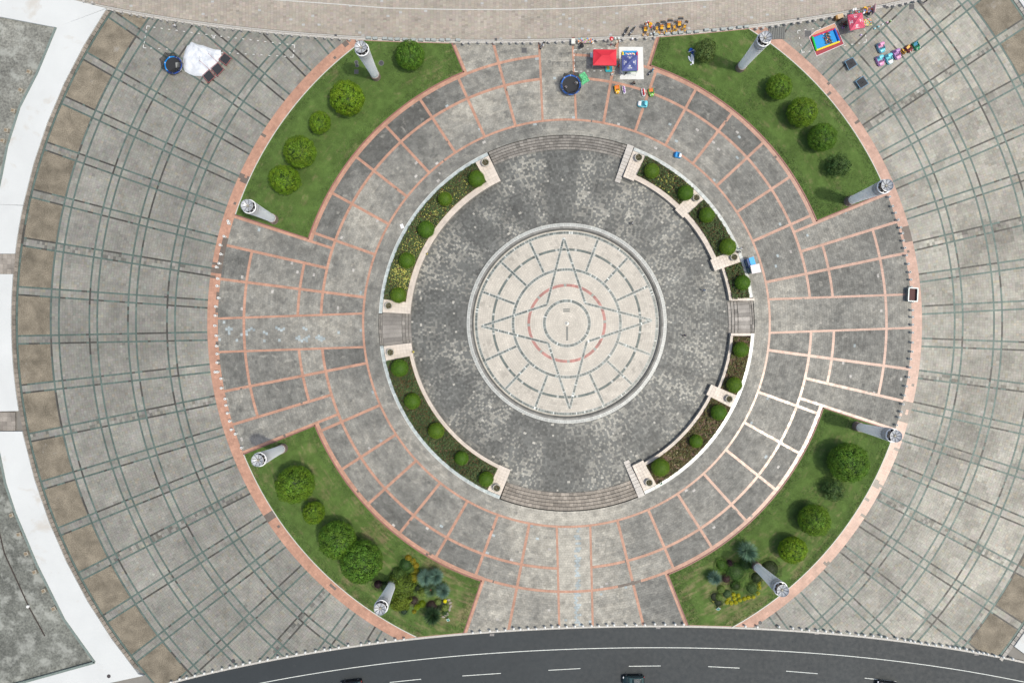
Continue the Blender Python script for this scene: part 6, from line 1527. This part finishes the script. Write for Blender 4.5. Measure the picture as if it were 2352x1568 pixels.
while n < 190:
    u = random.gauss(640, 75); v = random.uniform(845, 1195)
    if abs(u-(560+(v-845)*.36)) > 110: continue
    x, y = Z4(u, v); k = random.choices(range(6), [8,6,1.2,.6,1.4,1])[0]
    B().box((0,0,.05+random.random()*.1), (random.uniform(.1,.22), random.uniform(.06,.14), .08)).obj('toy_block', cols_[k], hp, (*W(x, y)[:2], 0), random.random()*3); n += 1
def person_free(): pass
# stall goods
tbl = mat('table_top', (.5,.42,.34), .6)
def table(label, x, y, w_, d_, rot, top, items, seed=0, z=.75, span=.9):
    random.seed(seed); t = thing('stall_table', label, 'table', (*W(x, y, z)[:2], 0), rot)
    B().box((0,0,z-.02), (w_,d_,.04)).obj('table_top', top, t)
    for sx in (-1, 1):
        for sy in (-1, 1): B().tube((sx*w_*.46, sy*d_*.44, 0), (sx*w_*.46, sy*d_*.44, z-.03), .02, None, 6).obj('leg', rimm, t)
    XS = sorted(random.random()-.5 for _ in range(items))
    for i in range(items):
        px = XS[i]*w_*span; py = (random.random()-.5)*d_*span; cc = random.choice([Rd,Yl,Pk,Wh,Cy,Gn,Or,Li,Bl]); k = random.random(); s_ = random.uniform(.06,.13)
        b = B(); 
        if k < .4: b.ball((0,0,s_), s_, 8, 6)
        elif k < .75: b.box((0,0,s_*.6), (s_*2.2, s_*1.4, s_*1.2))
        else: b.lathe([(s_*.8,0),(s_,s_*.6),(s_*.5,s_*1.8),(.01,s_*2)], 10)
        T = t.matrix_basis @ Vector((px, py, z)) if False else Matrix.Translation(t.location) @ Matrix.Rotation(rot, 4, 'Z') @ Vector((px, py, z))
        o = b.obj('toy', toyc(cc), None, tuple(T), random.random()*3); tag(o, ordinal(i)+' toy from the left, '+{'cyan':'pale cyan'}.get(cc[0], cc[0])+(' ball' if k < .4 else ' box' if k < .75 else ' figure')+', on the '+label.split(' ', 1)[1].split(' by')[0].split(' of')[0].split(' at')[0].split(' above')[0], 'toy', 'toys on the '+label.split(' ', 1)[1])
table('long toy table by the upper kerb', 1345, 93.5, 3.0, .9, .05, tbl, 46, 3)
table('small table of wares right of the pink tent', 1992, 51.5, 1.6, 1.3, .12, mat('mesh_yellow', (.55,.48,.18), .6, var=.6, scale=14), 34, 5)
table('low toy rack table at the upper right kerb', 1993, 24.5, 1.9, .8, .2, mat('rack_dark', (.12,.11,.1), .6), 26, 8)
table('narrow counter above the pink tent', 1967, 28, 2.4, .5, .2, mat('rack_dark', (.12,.11,.1), .6), 14, 9)
random.seed(99)
cart = thing('vendor_cart', 'white vendor cart at the left end of the toy table', 'cart', (*W(1316.5,94.5,.9)[:2], 0))
B().box((0,0,.5), (.62,1.1,.8)).obj('cabinet', mat('cart_grey', (.35,.36,.33), .5), cart); B().box((0,.05,.93), (.66,1.15,.05)).obj('lid', mat('cart_white', (.68,.68,.62), .5), cart); B().box((.0,.5,1.1), (.6,.05,.4)).obj('sign_panel', toyc(Mr), cart)
for sx in (-1, 1):
    for sy in (-1, 1): B().tube((sx*.32,sy*.4,.12), (sx*.36,sy*.4,.12), .12, None, 12).obj('wheel', tyre, cart)
cart = thing('wooden_cart', 'tan snack cart with yellow rim left of the pink tent', 'cart', (*W(1929,38,1)[:2], 0), .25)
B().box((0,0,.5), (1.4,.75,.7)).obj('cabinet', mat('cart_brown', (.22,.12,.05), .7), cart); B().box((.15,0,1.0), (1.1,.85,.05)).obj('top', mat('cart_tan', (.55,.40,.24), .6), cart); B().box((-.6,0,1.0), (.35,.7,.12)).obj('tray', toyc(Br), cart)
for s in (-1, 1): B().tube((0,s*.4,.22), (0,s*.45,.22), .22, None, 14).obj('wheel', tyre, cart)
for s in (-.6,.6): B().tube((s,0,.85), (s,0,1.0), .03).obj('post', rimm, cart)
bn = thing('cooler_box', 'grey cooler box left of the red tent leg', 'cooler box', (*W(1359.5,126,.6)[:2], 0)); B().box((0,0,.25), (.5,.9,.5)).obj('tub', mat('cooler', (.35,.42,.46), .5), bn, bevel=.03); B().box((0,0,.53), (.54,.94,.06)).obj('lid', mat('cooler_lid', (.55,.6,.62), .4), bn)
b_ = thing('bucket', 'white bucket below the small turquoise pool', 'bucket', (*W(1406.4,171.3,.3)[:2], 0)); B().lathe([(.15,0),(.21,.36),(.22,.38),(.19,.37),(.14,.05),(.01,.05)], 18).obj('shell', toyc(Wh), b_); B().lathe([(.17,.2),(.01,.2)], 16).obj('water', mat('bucket_inside', (.3,.3,.28), .3), b_)
b_ = thing('bucket', 'white bucket beside the vendor in beige', 'bucket', (*W(1424,95.5,.3)[:2], 0)); B().lathe([(.15,0),(.21,.36),(.22,.38),(.19,.37),(.14,.05),(.01,.05)], 18).obj('shell', toyc(Wh), b_); B().lathe([(.17,.2),(.01,.2)], 16).obj('water', MATS['bucket_inside'], b_)
b_ = thing('red_umbrella', 'small red parasol above the spotted dress vendor', 'umbrella', (*W(1404.5,88.5,1.6)[:2], 0)); B().lathe([(.40,1.5),(.30,1.62),(.05,1.70),(.01,1.71)], 14).obj('shade', toyc(Rd), b_); B().tube((0,0,0), (0,0,1.75), .015).obj('pole', rimm, b_)
for x, lab in ((1413.5,'left'),(1421.5,'right')):
    b_ = thing('water_jar', 'pale green lidded jar, %s of two by the upper kerb' % lab, 'jar', (*W(x,87.5,.6)[:2], 0)); B().lathe([(.18,0),(.2,.1),(.2,.5),(.12,.58)], 14).obj('vessel', mat('jar_pale', (.55,.66,.58), .3), b_); B().lathe([(.13,.56),(.13,.64),(.01,.65)], 12).obj('lid', toyc(Wh), b_)
b_ = thing('umbrella', 'black umbrella lying open below the toy table', 'umbrella', (*W(1337,102.5,1.5)[:2], .9), 0)
B().lathe([(.42,.0),(.32,.16),(.15,.24),(.01,.26)], 10).obj('shade', cb, b_); B().tube((0,0,-.5), (0,0,.3), .012).obj('pole', rimm, b_)
ch = thing('folding_chair', 'white folding chair right of the toy table', 'chair', (*W(1361.5,98.5,.4)[:2], 0), .3); B().box((0,0,.42), (.4,.4,.03)).obj('seat', toyc(Wh), ch); B().box((0,.2,.65), (.4,.03,.4)).obj('backrest', toyc(Wh), ch)
for sx in (-1, 1):
    for sy in (-1, 1): B().tube((sx*.18,sy*.18,0), (sx*.18,-sy*.1,.42), .012).obj('leg', rimm, ch)
# easels in two rows
ez = None
EP = [(245,465),(395,455),(565,445),(705,445),(65,650),(205,650),(380,650),(548,645),(712,630)]
for i, (u, v) in enumerate(EP):
    x, y = 1263.3+u*.10743, 74.65+v*.10743; lab = ordinal(i if i < 4 else i-4)+' thin metal frame from the left in the '+('upper' if i < 4 else 'lower')+' row left of the red tent'
    if ez is None:
        ez = thing('metal_stand', lab, 'stand', group='thin metal stands'); 
        B().tube((-.55,.1,.62), (.55,.1,.62), .022).obj('crossbar', blk, ez)
        for s in (-1, 1): B().tube((s*.3,.1,.62), (s*.45,.35,0), .018).obj('leg', blk, ez)
        B().tube((0,.1,.62), (.0,-.5,0), .018).obj('leg', blk, ez); B().tube((-.2,.1,.62), (0,-.25,.3), .014).obj('brace', blk, ez); u_ = ez
    else: u_ = copy_tree(ez); u_['label'] = lab
    u_.location = (*W(x, y, .4)[:2], 0)
# kiosk by the right planter
k = thing('blue_kiosk', 'blue booth with bright blue roof beside the right planter', 'kiosk', (*W(1724,603,1.6)[:2], 0), D(17))
B().box((0,0,.95), (1.25,1.7,1.9)).obj('walls', mat('kiosk_navy', (.01,.05,.17), .5), k); B().box((.25,0,1.95), (.95,1.8,.10)).obj('roof', mat('kiosk_roof', (.01,.36,.80), .45), k); B().box((-.64,0,1.1), (.03,1.0,.8)).obj('hatch', glass, k); B().box((.64,.5,.9), (.03,.6,1.6)).obj('door', mat('kiosk_door', (.02,.12,.32), .5), k)
k = thing('white_booth', 'pale booth with flat pinkish white roof beside the blue booth', 'kiosk', (*W(1732.5,618,1.8)[:2], 0), D(12))
B().box((0,0,1.0), (1.4,1.35,2.0)).obj('walls', mat('booth_wall', (.35,.36,.36), .5), k); B().box((.12,0,2.2), (1.72,1.62,.07)).obj('roof', mat('booth_roof', (.68,.62,.62), .5), k); B().box((-.72,0,1.2), (.03,.9,.8)).obj('window', glass, k)
for sx in (-.6,.6):
    for sy in (-.6,.6): B().tube((sx,sy,2.0), (sx,sy,2.2), .03).obj('roof_post', rimm, k)
k = thing('metal_locker', 'grey-green metal box between the booths and the planter rim', 'cabinet', (*W(1721,620,.8)[:2], 0), D(12)); B().box((0,0,.45), (.62,.85,.9)).obj('cabinet', mat('locker', (.14,.20,.21), .5), k, bevel=.02); B().box((0,0,.92), (.66,.9,.04)).obj('lid', mat('locker_lid', (.17,.24,.25), .5), k)
k = thing('litter_bin', 'round white litter bin on the rim of the right planter', 'bin', (*W(1700,578.5,.7)[:2], 0)); B().lathe([(.20,0),(.22,.7),(.26,.72),(.24,.76),(.17,.74)], 18).obj('drum', wst, k); B().lathe([(.17,.6),(.01,.6)], 14).obj('opening', dk, k)
# maroon container on the right pink band
k = thing('container', 'open white-framed container with maroon inside on the right pink band', 'container', (*W(2097.3,676.5,1.0)[:2], 0), D(-3))
w_, d_, h_ = 1.72, 2.5, 1.0
for (cx_, cy_, sx, sy) in ((0,d_/2,w_,.08),(0,-d_/2,w_,.08),(w_/2,0,.08,d_-.08),(-w_/2,0,.08,d_-.08)): B().box((cx_,cy_,h_/2), (sx,sy,h_)).obj('side_wall', mat('container_wall', (.16,.17,.17), .5), k)
for (cx_, cy_, sx, sy) in ((0,d_/2,w_+.12,.2),(0,-d_/2,w_+.12,.2),(w_/2,0,.2,d_-.2),(-w_/2,0,.2,d_-.2)): B().box((cx_,cy_,h_+.03), (sx,sy,.06)).obj('rim', mat('container_rim', (.66,.72,.68), .4), k)
B().box((0,0,.6), (w_-.1,d_-.1,.04)).obj('fill', mat('container_fill', (.085,.03,.028), .7, var=.3), k)
# loose things
o = tag(B().box((0,0,.01), (.85,.6,.015)).obj('white_board', toyc(Wh), None, (*W(923.5,519.7)[:2], .01), -1.2), 'white sheet lying on the paving left of the upper left planter', 'sheet')
# crumpled banner on lawn
def crumple(pts, label, m, name, par=None, z=.18, amp=.14):
    P_ = [Vector(W(*p)[:2]) for p in pts]; c0 = sum(P_, Vector((0,0)))/len(P_); vs = []; nn = len(P_)*2; ring = []
    for i in range(nn): ring.append(P_[i//2].lerp(P_[(i//2+1) % len(P_)], (i % 2)/2))
    for j in range(6):
        for q in ring: 
            p = q+(c0-q)*(j/5*.97); vs.append((p.x, p.y, z+amp*(float(vnoise(p.x*3, p.y*3, 5))-.3)+.03*j))
    return B().add(vs, [(j*nn+i, j*nn+(i+1) % nn, (j+1)*nn+(i+1) % nn, (j+1)*nn+i) for j in range(5) for i in range(nn)]).obj(name, m, par, smooth=True)
def Z7(u, v): return ((2680+u*280/2352)*.57422, (140+v*280/2352)*.57422)
bn = thing('crumpled_banner', 'crumpled blue and white banner lying on the upper right lawn', 'banner')
crumple([Z7(*p) for p in ((690,445),(770,500),(720,560),(620,590),(635,500))], '', mat('banner_blue', (.01,.10,.50), .5), 'blue_end', bn)
crumple([Z7(*p) for p in ((580,595),(700,560),(800,500),(860,560),(855,620),(760,545),(640,610))], '', mat('banner_grey', (.42,.44,.48), .5), 'grey_fold', bn, .24)
crumple([Z7(*p) for p in ((680,600),(770,560),(820,620),(845,740),(800,800),(720,640))], '', mat('banner_navy', (.02,.07,.30), .5), 'navy_fold', bn, .2)
crumple([Z7(*p) for p in ((690,650),(760,700),(800,800),(780,1005),(735,1000),(700,900),(680,760))], '', mat('banner_white', (.72,.76,.80), .5), 'white_fold', bn, .27)
crumple([Z7(*p) for p in ((590,740),(625,725),(680,800),(700,930),(650,900),(610,830))], '', MATS['banner_white'], 'white_fold', bn, .24); crumple([Z7(*p) for p in ((670,990),(720,980),(725,1020),(700,1045),(665,1020))], '', MATS['banner_white'], 'white_fold', bn, .2)
# string of small lamps/toys near the pink tent
for i, (x, y, cc) in enumerate([(2010,65.5,Cy),(2018.5,60.5,Cy),(2027.8,55.5,Wh),(2039,51,Pk),(2046.5,47.5,Gn),(1978.5,80,Li)]):
    t = thing('toy_lantern', ordinal(i)+' small toy lantern counted upward from beside the wares table', 'toy', (*W(x, y, .3)[:2], 0), .4, 'small toy lanterns right of the pink tent'); B().box((0,0,.15), (.34,.24,.28)).obj('case', toyc(cc), t, bevel=.04); B().ball((0,0,.33), .09, 8, 6).obj('top', toyc(Wh), t)
sc_ = thing('display_screen', 'pinkish upright screen at the right end of the toy racks', 'screen', (*W(2006.5,22,.9)[:2], 0), D(-8)); B().box((0,0,1.0), (.08,1.7,1.2)).obj('panel', mat('screen_pink', (.62,.40,.42), .5), sc_)
for s in (-1, 1): B().tube((0,s*.8,0), (0,s*.8,1.6), .03).obj('post', rimm, sc_)
for i, (x, y, cc) in enumerate([(1987,18,Yl),(1991,20,c('ochre',.4,.22,.03)),(2000,27,c('deep_blue',.02,.08,.25)),(1997,17,Br),(1984,30,Wh),(1960,23,Wh),(1965,22,Wh)]):
    t = thing('display_rack', ordinal(i)+' goods rack counted in the cluster above and right of the pink tent', 'rack', (*W(x, y, .8)[:2], 0), .25*i, 'goods racks by the upper right kerb'); B().box((0,0,.5), (.45,.3,.9)).obj('bag', toyc(cc), t, bevel=.05); B().box((0,0,.03), (.5,.4,.06)).obj('base', blk, t)
for i, (x, y, cc) in enumerate([(1941,55,Mr),(1945,50,Br),(1938,62,Pu),(1944,60,Dg)]):
    t = thing('toy_crate', ordinal(i)+' dark crate in the shade left of the pink tent', 'crate', (*W(x, y, .3)[:2], 0), .3*i, 'dark crates left of the pink tent'); B().box((0,0,.2), (.5,.4,.4)).obj('crate_body', toyc(cc), t); B().box((0,0,.42), (.42,.32,.05)).obj('contents', MATS['toy_dark'], t)
rb2 = thing('striped_sign', 'red and white striped marker standing between two kerb bollards', 'sign', (*W(1452.4,89.7,.5)[:2], 0)); B().ball((0,0,.55), .24, 14, 10).obj('ball', toyc(Wh), rb2, smooth=True); B().lathe([(.245,.50),(.25,.55),(.245,.60)], 14).obj('stripe', toyc(Rd), rb2); B().lathe([(.2,0),(.2,.3)], 12).obj('post', bst, rb2)
